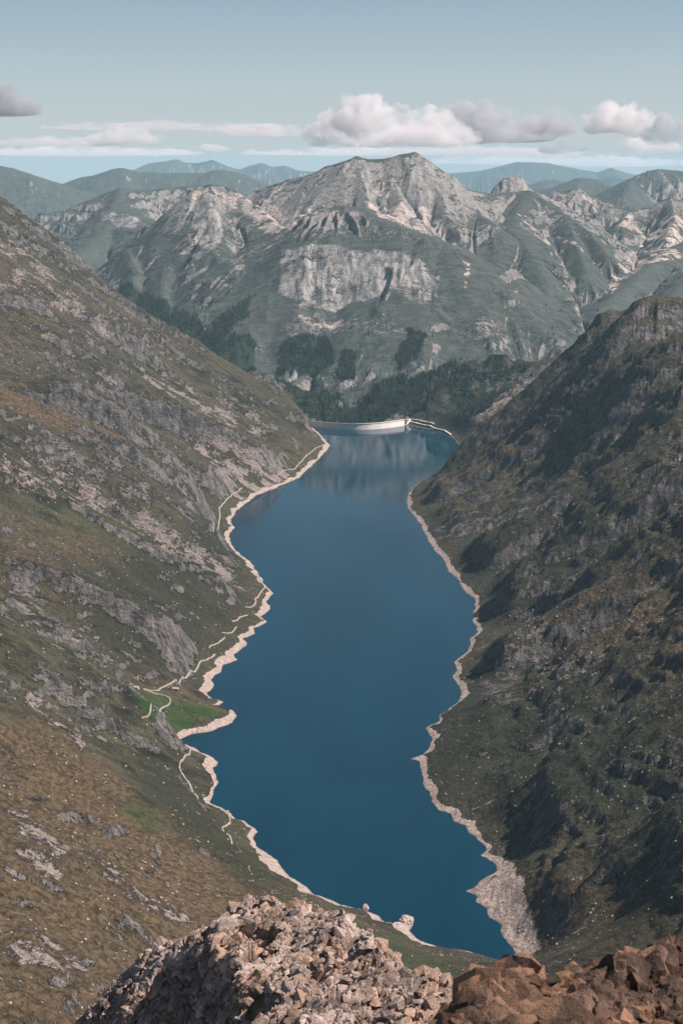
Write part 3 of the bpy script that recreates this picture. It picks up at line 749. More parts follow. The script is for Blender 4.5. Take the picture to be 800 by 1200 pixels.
dam = tag(empty('dam', base), 'pale concrete arch dam closing the far end of the lake', 'dam')
sweep([(0, ZC - 1), (9, ZC - 1), (16, 0), (28, -140), (-2, -140), (0, -20)], 'wall', M_CONC, dam)
sweep([(-1.4, ZC), (9.6, ZC), (9.6, ZC - .99), (-1.4, ZC - .99)], 'crest_road', M_ROAD, dam)
sweep([(-1.4, ZC + 1.3), (-1.0, ZC + 1.3), (-1.0, ZC + .01), (-1.4, ZC + .01)], 'parapet', M_CONC, dam)
sweep([(9.2, ZC + 1.3), (9.6, ZC + 1.3), (9.6, ZC + .01), (9.2, ZC + .01)], 'parapet', M_CONC, dam)
def box(c, s, rz=0.0):
    v = []; 
    for dx in (-.5, .5):
        for dy in (-.5, .5):
            for dz in (0, 1):
                x_, y_ = dx * s[0], dy * s[1]; v.append((c[0] + x_ * math.cos(rz) - y_ * math.sin(rz), c[1] + x_ * math.sin(rz) + y_ * math.cos(rz), c[2] + dz * s[2]))
    return v, [(0, 1, 3, 2), (4, 6, 7, 5), (0, 4, 5, 1), (2, 3, 7, 6), (0, 2, 6, 4), (1, 5, 7, 3)]
def boxes(name, lst, mat, parent=None):
    V = []; Fc = []
    for c, s, rz in lst:
        v, f = box(c, s, rz); k = len(V); V += v; Fc += [tuple(i + k for i in q) for q in f]
    return mesh_obj(name, V, Fc, mat, parent)
e = A[-4]
gt = tag(empty('gate_tower', (e[0] + 4, e[1] - 4, ZC - 12)), 'small pale gatehouse tower standing at the right end of the dam', 'tower')
boxes('wall', [((0, 0, 0), (10, 11, 24), .2)], M_CONC, gt)
boxes('roof', [((0, 0, 24.05), (11.5, 12.5, 1.6), .2)], M_ROOF, gt)
boxes('window', [((-2.2, -5.55, 17), (1.8, .3, 2.6), .2), ], M_DARK, gt); boxes('window', [((1.6, -4.8, 17), (1.8, .3, 2.6), .2)], M_DARK, gt)

for i_ in range(4, NS - 3, 4):
    bx0, by0 = A[i_] - nrm[i_] * .0; an = math.atan2(tan[i_, 1], tan[i_, 0])
    boxes('joint', [((bx0 - base[0] + nrm[i_, 0] * .35, by0 - base[1] + nrm[i_, 1] * .35, 1), (.5, .9, ZC - 3), an)], M_DAMJ, dam)
# ------------------------------------------------------------------ ribbons: tracks and walled road
def ribbon(name, pxs, width, mat, lift=0.8, step=7, rmin=1500, rmax=9300, thick=None):
    P = np.array([hit(px, py, rmin, rmax) for px, py in pxs])
    s = np.r_[0, np.cumsum(np.hypot(*np.diff(P, axis=0).T))]
    n = max(3, int(s[-1] / step)); q = np.linspace(0, s[-1], n)
    x_ = np.interp(q, s, P[:, 0]); y_ = np.interp(q, s, P[:, 1])
    for _ in range(2):
        x_[1:-1] = (x_[:-2] + 2 * x_[1:-1] + x_[2:]) / 4; y_[1:-1] = (y_[:-2] + 2 * y_[1:-1] + y_[2:]) / 4
    tx = np.gradient(x_); ty = np.gradient(y_); l = np.hypot(tx, ty) + 1e-6; nx_, ny_ = -ty / l, tx / l
    wv = .72 * width * (0.7 + 0.6 * rng.random(n)) / 2
    xl, yl, xr, yr = x_ + nx_ * wv, y_ + ny_ * wv, x_ - nx_ * wv, y_ - ny_ * wv
    z = np.maximum(np.maximum(Hat(xl, yl), Hat(xr, yr)), Hat(x_, y_))
    z = np.maximum(z, np.r_[z[1:], z[-1]] * .5 + z * .5) + lift
    top = [np.c_[xl, yl, z], np.c_[xr, yr, z]]
    dz = 3.0
    V = np.concatenate([top[0], top[1], top[0] - [0, 0, dz], top[1] - [0, 0, dz]])
    f = []
    for i in range(n - 1):
        f += [(i, n + i, n + i + 1, i + 1), (n + i, 3 * n + i, 3 * n + i + 1, n + i + 1), (2 * n + i, i, i + 1, 2 * n + i + 1), (2 * n + i + 1, 3 * n + i + 1, 3 * n + i, 2 * n + i)]
    f += [(0, 2 * n, 3 * n, n), (n - 1, 2 * n - 1, 4 * n - 1, 3 * n - 1)]
    return tag(mesh_obj(name, V, f, mat), kind='structure')
ribbon('path', [(167,807),(190,805),(205,800),(212,796),(222,790),(235,775),(252,767)], 4.2, M_ROAD)
ribbon('path', [(245,760),(252,755),(264,747)], 4, M_ROAD)
ribbon('path', [(260,742),(277,735)], 3.6, M_ROAD)
ribbon('path', [(272,729),(280,724),(290,721)], 4, M_ROAD)
ribbon('path', [(287,711),(297,711),(300,706),(299,702),(305,695),(311,689),(306,681),(300,672)], 4.5, M_ROAD)
ribbon('path', [(166,843),(176,840),(188,830),(202,823),(198,818),(188,814),(168,808)], 3.6, M_ROAD)
ribbon('path', [(225,878),(223,883),(217,886),(210,898),(214,908),(222,918),(226,928),(232,938)], 3.4, M_ROAD)
ribbon('path', [(267,950),(270,965),(260,970),(272,990)], 3.2, M_ROAD)
ribbon('path', [(250,625),(258,606),(257,595),(272,580),(284,572)], 5, M_ROAD)
ribbon('path', [(322,560),(345,550),(358,535),(370,525),(380,521)], 5, M_ROAD)
ribbon('road', [(479,494),(490,497),(505,500),(520,505),(528,510)], 7, M_CONC, 3.0, rmax=9000, step=12)
ribbon('road', [(479,492),(492,493),(508,497)], 7, M_CONC, 3.0, rmax=9300, step=12)

# ------------------------------------------------------------------ stone huts by the meadow
def hut(px, py, w_, l_, h_, rz, label):
    x0, y0 = hit(px, py); z0 = float(Hat(x0, y0)) - .6
    t = tag(empty('stone_hut', (x0, y0, z0), rz), label, 'hut', 'farm huts above the lake')
    v = [(-w_/2, -l_/2, 0), (w_/2, -l_/2, 0), (w_/2, l_/2, 0), (-w_/2, l_/2, 0), (-w_/2, -l_/2, h_), (w_/2, -l_/2, h_), (w_/2, l_/2, h_), (-w_/2, l_/2, h_), (0, -l_/2, h_ + w_ * .32), (0, l_/2, h_ + w_ * .32)]
    mesh_obj('wall', v, [(0, 1, 5, 8, 4), (3, 7, 9, 6, 2), (1, 2, 6, 5), (0, 4, 7, 3), (0, 3, 2, 1), (4, 8, 9, 7), (5, 6, 9, 8)], M_STONE, t)
    o_ = .5; r_ = h_ + w_ * .32 + .1; e_ = h_ - .15; L2 = l_ / 2 + o_; W2 = w_ / 2 + o_
    mesh_obj('roof', [(-W2, -L2, e_ + .05), (0, -L2, r_ + .05), (W2, -L2, e_ + .05), (-W2, L2, e_ + .05), (0, L2, r_ + .05), (W2, L2, e_ + .05),
                      (-W2, -L2, e_ + .35), (0, -L2, r_ + .35), (W2, -L2, e_ + .35), (-W2, L2, e_ + .35), (0, L2, r_ + .35), (W2, L2, e_ + .35)],
             [(0, 1, 7, 6), (1, 2, 8, 7), (3, 9, 10, 4), (4, 10, 11, 5), (6, 7, 10, 9), (7, 8, 11, 10), (0, 3, 4, 1), (1, 4, 5, 2), (0, 6, 9, 3), (2, 5, 11, 8)], M_STONE if rz > .5 else M_ROOF, t)
    boxes('door', [((0, -l_/2 - .06, .6), (1.4, .1, 2.2), 0)], M_DARK, t)
    boxes('window', [((w_/2 + .06, 0, 1.6), (.1, 1.3, 1.1), 0)], M_DARK, t)
hut(153, 805, 8, 13, 4.5, .3, 'larger stone hut at the top left corner of the bright green meadow')
hut(160, 807, 7, 10, 4.0, 1.2, 'smaller stone hut right beside the larger one at the meadow corner')
hut(206, 808, 6, 12, 3.0, 1.4, 'low stone hut alone just below the lakeside track')
hut(213, 798, 6, 8, 3.5, .2, 'stone hut on the bend of the track above the meadow')

# ------------------------------------------------------------------ angular stones
def hull_rock(seed, n=16, flat=.7):
    r = np.random.default_rng(seed); p = r.normal(size=(n, 3)); p /= np.linalg.norm(p, axis=1)[:, None]
    p *= r.uniform(.7, 1.05, (n, 1)); p *= np.array([1, r.uniform(.6, .95), flat * r.uniform(.7, 1.1)])
    bm = bmesh.new(); [bm.verts.new(q) for q in p]
    res = bmesh.ops.convex_hull(bm, input=bm.verts)
    bmesh.ops.delete(bm, geom=[g for g in res['geom_interior'] if isinstance(g, bmesh.types.BMVert)], context='VERTS')
    bmesh.ops.dissolve_limit(bm, angle_limit=.25, verts=bm.verts, edges=bm.edges); bmesh.ops.triangulate(bm, faces=bm.faces)
    bm.verts.ensure_lookup_table(); bm.verts.index_update()
    V = np.array([v.co[:] for v in bm.verts]); Fc = np.array([[v.index for v in f.verts] for f in bm.faces]); bm.free()
    return V, Fc
TPL = [hull_rock(k, 13 + k % 4, .55 + .04 * k) for k in range(12)]
def rotm(n, tilt=.5):
    a = rng.uniform(0, 6.283, n); t1 = rng.normal(0, tilt, n); t2 = rng.normal(0, tilt, n)
    ca, sa = np.cos(a), np.sin(a); z = np.zeros(n); o = np.ones(n)
    Rz = np.stack([np.stack([ca, -sa, z], -1), np.stack([sa, ca, z], -1), np.stack([z, z, o], -1)], 1)
    c, s = np.cos(t1), np.sin(t1); Rx = np.stack([np.stack([o, z, z], -1), np.stack([z, c, -s], -1), np.stack([z, s, c], -1)], 1)
    c, s = np.cos(t2), np.sin(t2); Ry = np.stack([np.stack([c, z, s], -1), np.stack([z, o, z], -1), np.stack([-s, z, c], -1)], 1)
    return Rz @ Rx @ Ry
def scatter(name, pos, size, mat, tilt=.5, tpls=None, dip=None):
    VV = []; FF = []; k = 0; tpls = tpls or TPL
    pick = rng.integers(0, len(tpls), len(pos)); Rm = rotm(len(pos), tilt)
    if dip is not None: Rm = dip @ Rm
    for t in range(len(tpls)):
        m = np.nonzero(pick == t)[0]
        if len(m) == 0: continue
        V, Fc = tpls[t]
        W_ = np.einsum('nij,vj->nvi', Rm[m], V) * size[m][:, None, None] + pos[m][:, None, :]
        FF.append((Fc[None] + (np.arange(len(m)) * len(V))[:, None, None] + k).reshape(-1, 3)); VV.append(W_.reshape(-1, 3)); k += len(m) * len(V)
    return mesh_obj(name, np.concatenate(VV), np.concatenate(FF), mat)

M_BOULD = plain('weathered_boulder', (.12, .10, .09), (.29, .25, .23), 5, bumpd=.3)
# boulders over the valley sides
n = 130000
u = rng.random(n); r = 1700 * (8800 / 1700) ** u; th = rng.uniform(math.radians(-13), math.radians(13), n)
bx_, by_ = r * np.sin(th), r * np.cos(th); bz = Hat(bx_, by_)
ii = np.clip(np.searchsorted(R, r), 0, NR - 1); jj = np.clip(np.searchsorted(TH, th), 0, NT - 1)
dens = 0.07 + 0.5 * M['scree'][ii, jj] + .25 * M['rock'][ii, jj] + .35 * (n1[ii, jj] > .12) * (n2[ii, jj] > 0) 
ok = (bz > 4) & (rng.random(n) < dens * (1 - .5 * M['dark'][ii, jj]) * (1 - .6 * M['brown'][ii, jj]) * (1 - M['green'][ii, jj] * .8))
ok &= ~((by_ > 8350) & (np.abs(bx_ - 60) < 300))
bx_, by_, bz, r = bx_[ok], by_[ok], bz[ok], r[ok]
sz = (0.5 + 2.4 * rng.random(len(r)) ** 6) * (0.75 + r / 4200)
tag(scatter('scree_boulders', np.c_[bx_, by_, bz], sz, M_BOULD), 'pale boulders strewn over the grassy valley sides', 'boulders', kind='stuff')
print('boulders', len(r))

# conifers
def cone_tpl(seed):
    r = np.random.default_rng(seed); k = 6; V = []; Fc = []
    for lvl, (z0, z1, rad) in enumerate(((.08, .62, .20), (.38, .84, .145), (.66, 1.0, .09))):
        a0 = r.uniform(0, 6); s = len(V)
        V += [(rad * r.uniform(.75, 1.15) * math.cos(a0 + i * 6.283 / k), rad * r.uniform(.75, 1.15) * math.sin(a0 + i * 6.283 / k), z0 + r.uniform(-.03, .03)) for i in range(k)] + [(0, 0, z1)]
        Fc += [(s + i, s + (i + 1) % k, s + k) for i in range(k)]
    return np.array(V), np.array(Fc)
CT = [cone_tpl(k) for k in range(5)]
n = 260000
r = rng.uniform(7900, 13500, n); th = rng.uniform(math.radians(-11), math.radians(9), n)
ii = np.clip(np.searchsorted(R, r), 0, NR - 1); jj = np.clip(np.searchsorted(TH, th), 0, NT - 1)
fx, fy = r * np.sin(th), r * np.cos(th)
ok = rng.random(n) < (M['forest'][ii, jj] * sstep(-.25, .3, n2[ii, jj] + .9 * n1[ii, jj] + .25 * M['forest'][ii, jj]) + .012 * (H[ii, jj] < 350) * (n1[ii, jj] > .05))
fz = Hat(fx, fy); ok &= fz > -260; ok &= ~((fy < 8600) & (np.abs(fx - 60) < 240)) & (SL[ii, jj] < 1.3) & ((fy > 9000) | (fx > 240)) & ((fy > 8500) | (fx > 520))
fx, fy, fz = fx[ok], fy[ok], fz[ok]
tag(scatter('forest', np.c_[fx, fy, fz - 1], rng.uniform(13, 27, len(fx)), M_CONIF, .03, CT), 'dark conifer forest on the hills behind the dam', 'forest', kind='stuff')
print('trees', len(fx), time.time() - T0)

# ------------------------------------------------------------------ foreground rock
def rock_material(name, c1, c2, c3, c4, L):
    b = NB(name); p = b.pos()
    a = b.noise(p, 1 / L, 8, .68, .4); w_ = b.noise(p, 1 / (L * 5), 4, .6); fn = b.noise(p, 7 / L, 5, .7)
    v = b.n('ShaderNodeTexVoronoi', Vector=p, Scale=1.3 / L); vc = b.n('ShaderNodeSeparateColor', Color=v.outputs['Color']).outputs[0]
    col = b.mix(b.ramp(a, .32, .68), c1, c2)
    col = b.mix(b.ramp(b.math('ADD', w_, b.math('MULTIPLY', vc, .25)), .57, .74), col, c3)
    col = b.mix(b.ramp(fn, .58, .72), col, c4)
    isl = b.n('ShaderNodeNewGeometry').outputs['Random Per Island']
    col = b.mul(col, b.ramp(isl, 0, 1, .62, 1.25))
    vf = b.noise(p, 24 / L, 4, .75)
    col = b.mul(col, b.ramp(vf, .3, .7, .72, 1.22))
    h = b.math('ADD', b.math('ADD', b.math('MULTIPLY', a, 1.0), b.math('MULTIPLY', fn, .5)), b.math('MULTIPLY', vf, .16))
    b.principled(col, .88, b.bump(h, L * .22, .8), Specular_IOR_Level=.25); return b.m
M_CRAG = rock_material('pinkish_crag_rock', (.20, .15, .13), (.50, .39, .345), (.37, .25, .19), (.07, .058, .052), 1.0)
M_LEDGE = rock_material('rusty_ledge_rock', (.035, .025, .021), (.145, .092, .068), (.25, .14, .09), (.04, .033, .03), .25)

def block_field(x_, y_, L, seed, tilt):
    ang = .6; u_ = (x_ * math.cos(ang) + y_ * math.sin(ang)) / L; v_ = (-x_ * math.sin(ang) + y_ * math.cos(ang)) / (L * .62)
    d1, d2, c1, c2, ox, oy = worley(u_, v_, seed)
    edge = sstep(0.0, .10, d2 - d1)
    return L * ((c1 - .5) * .6 + tilt * ((c1 - .5) * 2 * ox + (c2 - .5) * 2 * oy)) * 1.0 - L * .22 * (1 - edge)
def crest_dist(x_, y_, Q):
    best = np.full(x_.shape, 1e9); zc = np.zeros(x_.shape); side = np.zeros(x_.shape)
    for a, b_ in zip(Q[:-1], Q[1:]):
        d, t = seg_dist(x_, y_, a[:2], b_[:2]); m = d < best
        cr = (b_[0] - a[0]) * (y_ - a[1]) - (b_[1] - a[1]) * (x_ - a[0])
        best = np.where(m, d, best); zc = np.where(m, a[2] + t * (b_[2] - a[2]), zc); side = np.where(m, cr, side)
    return best, zc, side
def grid_mesh(name, x_, y_, z_, mat, parent=None, smooth=False):
    n_, m_ = x_.shape; idx = np.arange(n_ * m_).reshape(n_, m_)
    top = np.stack([x_, y_, z_], -1).reshape(-1, 3)
    fc = np.stack([idx[:-1, :-1], idx[:-1, 1:], idx[1:, 1:], idx[1:, :-1]], -1).reshape(-1, 4)
    return mesh_obj(name, top, fc, mat, parent, smooth)
# crag: an arete that comes down from the summit and ends in a knob
QR = [U(*q) for q in ((325,1045,62),(352,1050,60),(395,1070,57),(440,1097,53),(480,1127,49.5),(520,1162,46),(560,1195,43),(640,1265,37))]
QL = [U(*q) for q in ((325,1045,62),(280,1059,62.4),(240,1076,62.9),(200,1097,63.5),(165,1123,64),(130,1152,65),(95,1193,66),(40,1260,68))]
QC = QR
gx = np.arange(-17, 12, .05 / QUAL); gy = np.arange(30, 80, .068 / QUAL); cxg, cyg = np.meshgrid(gx.astype(f32), gy.astype(f32))
wxn = 1.0 * fbm(cxg, cyg, 4, 4, 61, .6); wyn = 1.0 * fbm(cxg, cyg, 4, 4, 62, .6)
d, zc, side = crest_dist(cxg + wxn, cyg + wyn, QR)
wid = 3.4 + 1.6 * fbm(cxg, cyg, 3.5, 3, 60)
hr = zc - np.where(side > 0, .95 * d, .30 * d + 2.6 * np.clip(d - wid, 0, None))
d2_, zc2, side2 = crest_dist(cxg + wxn, cyg + wyn, QL)
hl = zc2 - np.where(side2 < 0, .95 * d2_, .42 * d2_)
hz = np.maximum(hr, hl)
hz = np.where((cyg > 62 + .2 * cxg), np.minimum(hz, np.minimum(zc, zc2) - .6 * np.minimum(d, d2_)), hz)
hz += .55 * fbm(cxg, cyg, 3.2, 4, 63) - .25
def rocky(x_, y_, base_, sizes_, seed, amt):
    out = np.zeros(x_.shape, f32)
    for q_, L_ in enumerate(sizes_): out += amt * block_field(x_ + .25 * L_ * q_, y_, L_, seed + 5 * q_, 1.0)
    return out
hz += rocky(cxg + .25 * wxn, cyg, hz, (1.7, .8, .36), 64, .30)
crag = grid_mesh('rock_crag', cxg, cyg, hz, M_CRAG)
tag(crag, 'jagged pinkish rock crag below the summit, its left flank in black shadow', 'rock outcrop')
def field_at(gx_, gy_, F_, xq, yq):
    i = np.clip(np.searchsorted(gy_, yq), 0, len(gy_) - 1); j = np.clip(np.searchsorted(gx_, xq), 0, len(gx_) - 1); return F_[i, j]
# rubble and boulders on the crag
SLAB = [hull_rock(40 + k, 11 + k % 3, .30 + .05 * (k % 4)) for k in range(12)]
import mathutils
DIP = np.array(mathutils.Euler((math.radians(24), math.radians(-32), .3)).to_matrix())
def stones(gx_, gy_, F_, n_, keepf, s0, s1, pw, sink, name, mat, label, cat):
    x_ = rng.uniform(gx_[2], gx_[-3], n_); y_ = rng.uniform(gy_[2], gy_[-3], n_); z_ = field_at(gx_, gy_, F_, x_, y_)
    g0, g1 = np.gradient(F_, gy_, gx_); gm = field_at(gx_, gy_, np.sqrt(1 + g0 ** 2 + g1 ** 2), x_, y_)
    m = keepf(x_, y_, z_) & (rng.random(n_) < gm / 3.5); x_, y_, z_ = x_[m], y_[m], z_[m]
    s_ = s0 + (s1 - s0) * rng.random(len(x_)) ** pw; s_ *= .6 + .8 * sstep(-.25, .35, fbm(x_, y_, s1 * 7, 2, 555))
    print(name, len(x_))
    return tag(scatter(name, np.c_[x_, y_, z_ - sink * s_], s_, mat, .22, SLAB, DIP), label, cat, kind='stuff')
def see(x_, y_, z_):
    """roughly inside the picture, with a margin"""
    dep = (CAMZ - z_) / y_; return (np.abs(x_) < .24 * y_ + 2.2) & (dep < .62)
stones(gx, gy, hz, 300000, see, .05, .48, 5.0, .3, 'rubble', M_CRAG, 'loose broken stones covering the pinkish crag', 'rubble')

# near ledge on the right
gx2 = np.arange(-.1, 5.4, .012 / QUAL); gy2 = np.arange(4.2, 10.5, .013 / QUAL); lx, ly = np.meshgrid(gx2, gy2)
LQ = [U(*q) for q in ((556,1133,8.6),(600,1127,8.7),(650,1131,8.8),(692,1113,8.9),(740,1103,9.0),(800,1092,9.1),(900,1080,9.2),(1100,1090,9.2),(1500,1110,9.2))]
d, zc, side = crest_dist(lx, ly, LQ)
wob = .10 * fbm(lx, ly, .8, 3, 71)
back = side > 0
zl = np.where(back, zc - 1.6 * d, zc + .16 * d)
E0 = U(560, 1150, 8.6); E1 = U(480, 1215, 6.9)
sdl = ((lx - E0[0]) * (E1[1] - E0[1]) - (ly - E0[1]) * (E1[0] - E0[0])) / np.hypot(E1[0] - E0[0], E1[1] - E0[1])
inside = -sdl if ((2.5 - E0[0]) * (E1[1] - E0[1]) - (8 - E0[1]) * (E1[0] - E0[0])) < 0 else sdl
zl -= 1.8 * np.clip(-(inside + wob), 0, None)
zl += -.11 + block_field(lx + wob, ly, .8, 73, .5) * .25 + block_field(lx + wob * .3, ly, .30, 75, 1.0) * .3 + block_field(lx, ly, .14, 77, 1.1) * .2 + .02 * fbm(lx, ly, .12, 3, 79)
grid_mesh('rock_ledge', lx, ly, zl, M_LEDGE)
tag(bpy.data.objects['rock_ledge'], 'rusty brown broken rock ledge in the near right corner', 'rock outcrop')

stones(gx2, gy2, zl, 150000, see, .012, .17, 5.5, .3, 'rubble', M_LEDGE, 'small broken stones covering the rusty near ledge', 'rubble')
# individual boulders
def single_rocks(gname, spots, gx_, gy_, F_, mat, labels):
    protos = []
    for q, (x_, y_, s_) in enumerate(spots):
        V, Fc = TPL[q % len(TPL)]
        z_ = float(field_at(gx_, gy_, F_, np.array([x_]), np.array([y_]))[0])
        if q < len(TPL): o_ = mesh_obj('boulder', V, Fc, mat); protos.append(o_)
        else: o_ = protos[q % len(TPL)].copy(); C.objects.link(o_)
        o_.location = (x_, y_, z_ + .05 * s_); o_.scale = (s_, s_, s_); o_.rotation_euler = tuple(rng.normal(0, .35, 2)) + (rng.uniform(0, 6.28),)
        tag(o_, labels, 'boulder', gname)
sp = []
for _ in range(190):
    i = int(rng.integers(0, len(QC) - 2)); t = rng.random(); q = QC[i] + (QC[i + 1] - QC[i]) * t
    sp.append((q[0] + rng.normal(-1, 1.8), q[1] + rng.normal(0, 1.8), rng.uniform(.16, .36)))
single_rocks('boulders lying on the pinkish crag', sp, gx, gy, hz, M_CRAG, 'angular pinkish boulder lying on the rock crag')
sp = []
for _ in range(90):
    t = rng.random(); yy_ = rng.uniform(6.6, 8.8); sp.append((rng.uniform(.75, 2.0), yy_, rng.uniform(.035, .11)))
single_rocks('stones lying on the rusty ledge', sp, gx2, gy2, zl, M_LEDGE, 'rusty angular stone lying on the near ledge')

# pale knolls on the little headland at the near end of the lake
def knoll(px, py, w_, h_, label):
    x0, y0 = on_plane(px, py, 2); V = []; k = 9
    bm = bmesh.new(); bmesh.ops.create_icosphere(bm, subdivisions=4, radius=1)
    P_ = np.array([v.co[:] for v in bm.verts]); Fc = np.array([[v.index for v in f.verts] for f in bm.faces]); bm.free()
    nn = 1 + .75 * fbm(P_[:, 0] * 10 + px + P_[:, 2] * 3, P_[:, 1] * 10 + P_[:, 2] * 9, 7, 5, 88, .8, True)
    P_ = P_ * nn[:, None] * np.array([w_, w_, h_])
    o_ = mesh_obj('rock_knoll', P_, Fc, M_KN, loc=(x0, y0, 0)); tag(o_, label, 'rock')
M_KN = plain('pale_pink_rock', (.34, .26, .235), (.58, .48, .44), 2.5, bumpd=.5)
knoll(428, 1064, 4, 6, 'thin jagged pale rock sticking out of the near shore')
knoll(475, 1081, 8, 9, 'rounded pale pink rock knoll on the small headland')
knoll(468, 1084, 8, 4, 'low pale rock at the foot of the rounded knoll')
print('foreground', time.time() - T0)
# ------------------------------------------------------------------ clouds: soft-edged closed bodies of vapour, above and beyond the haze
def cloud_mat(name, dens, L=900, lo=.42, hi=.60, col=(.93, .90, .915, 1)):
    b = NB(name); p = b.pos(); n = b.noise(b.n('ShaderNodeMapping', Vector=p, Scale=(1, 1, 1.5)).outputs[0], 1 / L, 5, .62, .3)
    d = b.math('MULTIPLY', b.ramp(n, lo, hi), dens)
    v = b.n('ShaderNodeVolumePrincipled', Density=d, Anisotropy=.2); v.inputs['Color'].default_value = col
    b.link(v.outputs[0], b.out.inputs['Volume']); return b.m
MC_THICK = cloud_mat('thick_cloud_vapour', .0042, 900, .39, .62)
MC_SHADE = cloud_mat('shaded_cloud_vapour', .0045, 1000, .38, .62, (.72, .71, .74, 1))  # shaded copy of the thick cloud: shade put into the vapour colour
MC_SHADOW = cloud_mat('shadowed_cloud_vapour', .0045, 800, .26, .50, (.66, .66, .70, 1))  # cloud in shadow: its darkness is put into the vapour colour
MC_THIN = cloud_mat('thin_cloud_vapour', .0016, 1500, .42, .62)
def noise3(P, L, seed, octv=4):
    a = fbm(P[:, 0] + .37 * P[:, 2], P[:, 1] - .61 * P[:, 2], L, octv, seed, .55); b_ = fbm(P[:, 0] - .5 * P[:, 1], P[:, 2] + .3 * P[:, 1], L, octv, seed + 9, .55)
    return (a + b_) * .8
def cloud(blobs, Y0, label, mat, voxel=75, amp=300, name='cloud'):
    """blobs: photo px, py, half width px, half height px, distance offset m"""
    bm = bmesh.new(); s = Y0 / F
    ctr = U(blobs[0][0], blobs[0][1], Y0)
    for (px, py, w_, h_, dy) in blobs:
        c = U(px, py, Y0) - ctr; r = bmesh.ops.create_icosphere(bm, subdivisions=4, radius=1)
        for v in r['verts']:
            z = v.co.z; z = z * (.5 if z < 0 else 1.25)
            v.co = (c[0] + v.co.x * w_ * s, dy + v.co.y * max(w_, h_) * s * .8, c[2] + z * h_ * s)
    me = bpy.data.meshes.new(name); bm.to_mesh(me); bm.free()
    o_ = bpy.data.objects.new(name, me); C.objects.link(o_); md = o_.modifiers.new('r', 'REMESH'); md.mode = 'VOXEL'; md.voxel_size = voxel
    dg = bpy.context.evaluated_depsgraph_get(); ev = bpy.data.meshes.new_from_object(o_.evaluated_get(dg)); o_.modifiers.clear(); o_.data = ev
    nv = len(ev.vertices); P_ = np.zeros(nv * 3, f32); ev.vertices.foreach_get('co', P_); P_ = P_.reshape(-1, 3)
    N_ = np.zeros(nv * 3, f32); ev.vertices.foreach_get('normal', N_); N_ = N_.reshape(-1, 3)
    n_ = noise3(P_, 1500, 41, 5); bl = np.abs(noise3(P_, 700, 47, 4)) + .6 * np.abs(noise3(P_, 260, 53, 3))
    flat = np.clip(.35 + N_[:, 2] * .9, .15, 1)
    P_ += N_ * ((n_ * amp * 1.7 + (.42 - bl) * amp * 1.5) * flat)[:, None]
    ev.vertices.foreach_set('co', P_.ravel()); ev.update(); ev.materials.clear(); ev.materials.append(mat)
    o_.location = ctr; tag(o_, label, 'cloud', 'clouds above the far mountains'); return o_
cloud([(430,148,34,30,0),(398,160,26,16,300),(372,166,22,9,0),(462,152,30,24,500),(500,154,40,20,0),(470,166,95,9,0),(450,136,16,14,200)], 42000, 'largest cloud, bright white and puffy, above the main peak', MC_THICK)
cloud([(560,146,32,20,0),(535,155,30,14,500),(585,154,28,18,-300),(612,152,26,14,0),(645,151,32,16,300),(590,163,60,7,0)], 43000, 'grey flat bottomed cloud joined to the right of the largest cloud', MC_SHADE)
cloud([(730,146,36,17,0),(700,152,16,8,0),(752,155,24,12,0)], 42000, 'domed pinkish white cloud near the right edge', MC_THICK)
cloud([(795,158,28,14,0),(775,166,18,7,0)], 41000, 'dark grey cloud cut by the right edge of the photo', MC_SHADE)
cloud([(672,174,22,7,0),(650,178,18,4,0)], 46000, 'small grey cloud low between the two big clouds', MC_SHADE, 90, 160)
cloud([(760,176,40,8,0),(735,182,22,4,0)], 60000, 'low pale cloud bank under the domed cloud', MC_THICK, 140, 200)
cloud([(150,165,30,11,0),(122,168,22,5,0),(176,167,16,6,0)], 42000, 'small lens shaped cloud over the left valley', MC_THICK, 90, 180)
cloud([(4,122,24,20,0),(-10,130,34,12,0),(22,132,28,9,0)], 40000, 'dark cloud scrap at the left edge', MC_SHADOW, 90, 200)
cloud([(247,158,10,6,0),(265,161,18,4,0)], 42000, 'small grey wisp of cloud left of the largest cloud', MC_THIN, 80, 130)
cloud([(250,176,20,4,0)], 60000, 'tiny flat cloud low over the left ranges', MC_THICK, 110, 130)
cloud([(560,180,120,5,0),(640,184,60,4,0)], 70000, 'long thin pale cloud streak behind the main peak', MC_THIN, 180, 150)
cloud([(60,168,80,5,0)], 70000, 'thin veil streak over the left ranges', MC_THIN, 150, 120)
cloud([(200,150,150,3,0),(330,158,70,3,0)], 66000, 'long faint cloud veil crossing the sky above the left ranges', MC_THIN, 200, 150)
cloud([(620,190,140,5,0),(740,193,90,5,0)], 82000, 'low pale cloud layer behind the right ranges', MC_THIN, 220, 170)
cloud([(430,180,150,4,0)], 78000, 'low pale cloud layer just behind the main peak', MC_THIN, 220, 170)
cloud([(100,180,140,5,0)], 80000, 'low pale cloud layer behind the left ranges', MC_THIN, 220, 170)
print('clouds', time.time() - T0)

# ------------------------------------------------------------------ air
b = NB('haze_air'); v = b.n('ShaderNodeVolumePrincipled', Density=HAZE, Anisotropy=0.0); v.inputs['Color'].default_value = (.50, .80, .98, 1)
b.link(v.outputs[0], b.out.inputs['Volume'])
zb = float(H.min()) - 5; zt = 1440
hv, hfaces = box((0, 37000, zb), (86000, 84000, zt - zb))
o = mesh_obj('haze', hv, hfaces, b.m); tag(o, 'pale blue haze filling the air over the valley', 'haze', kind='stuff')

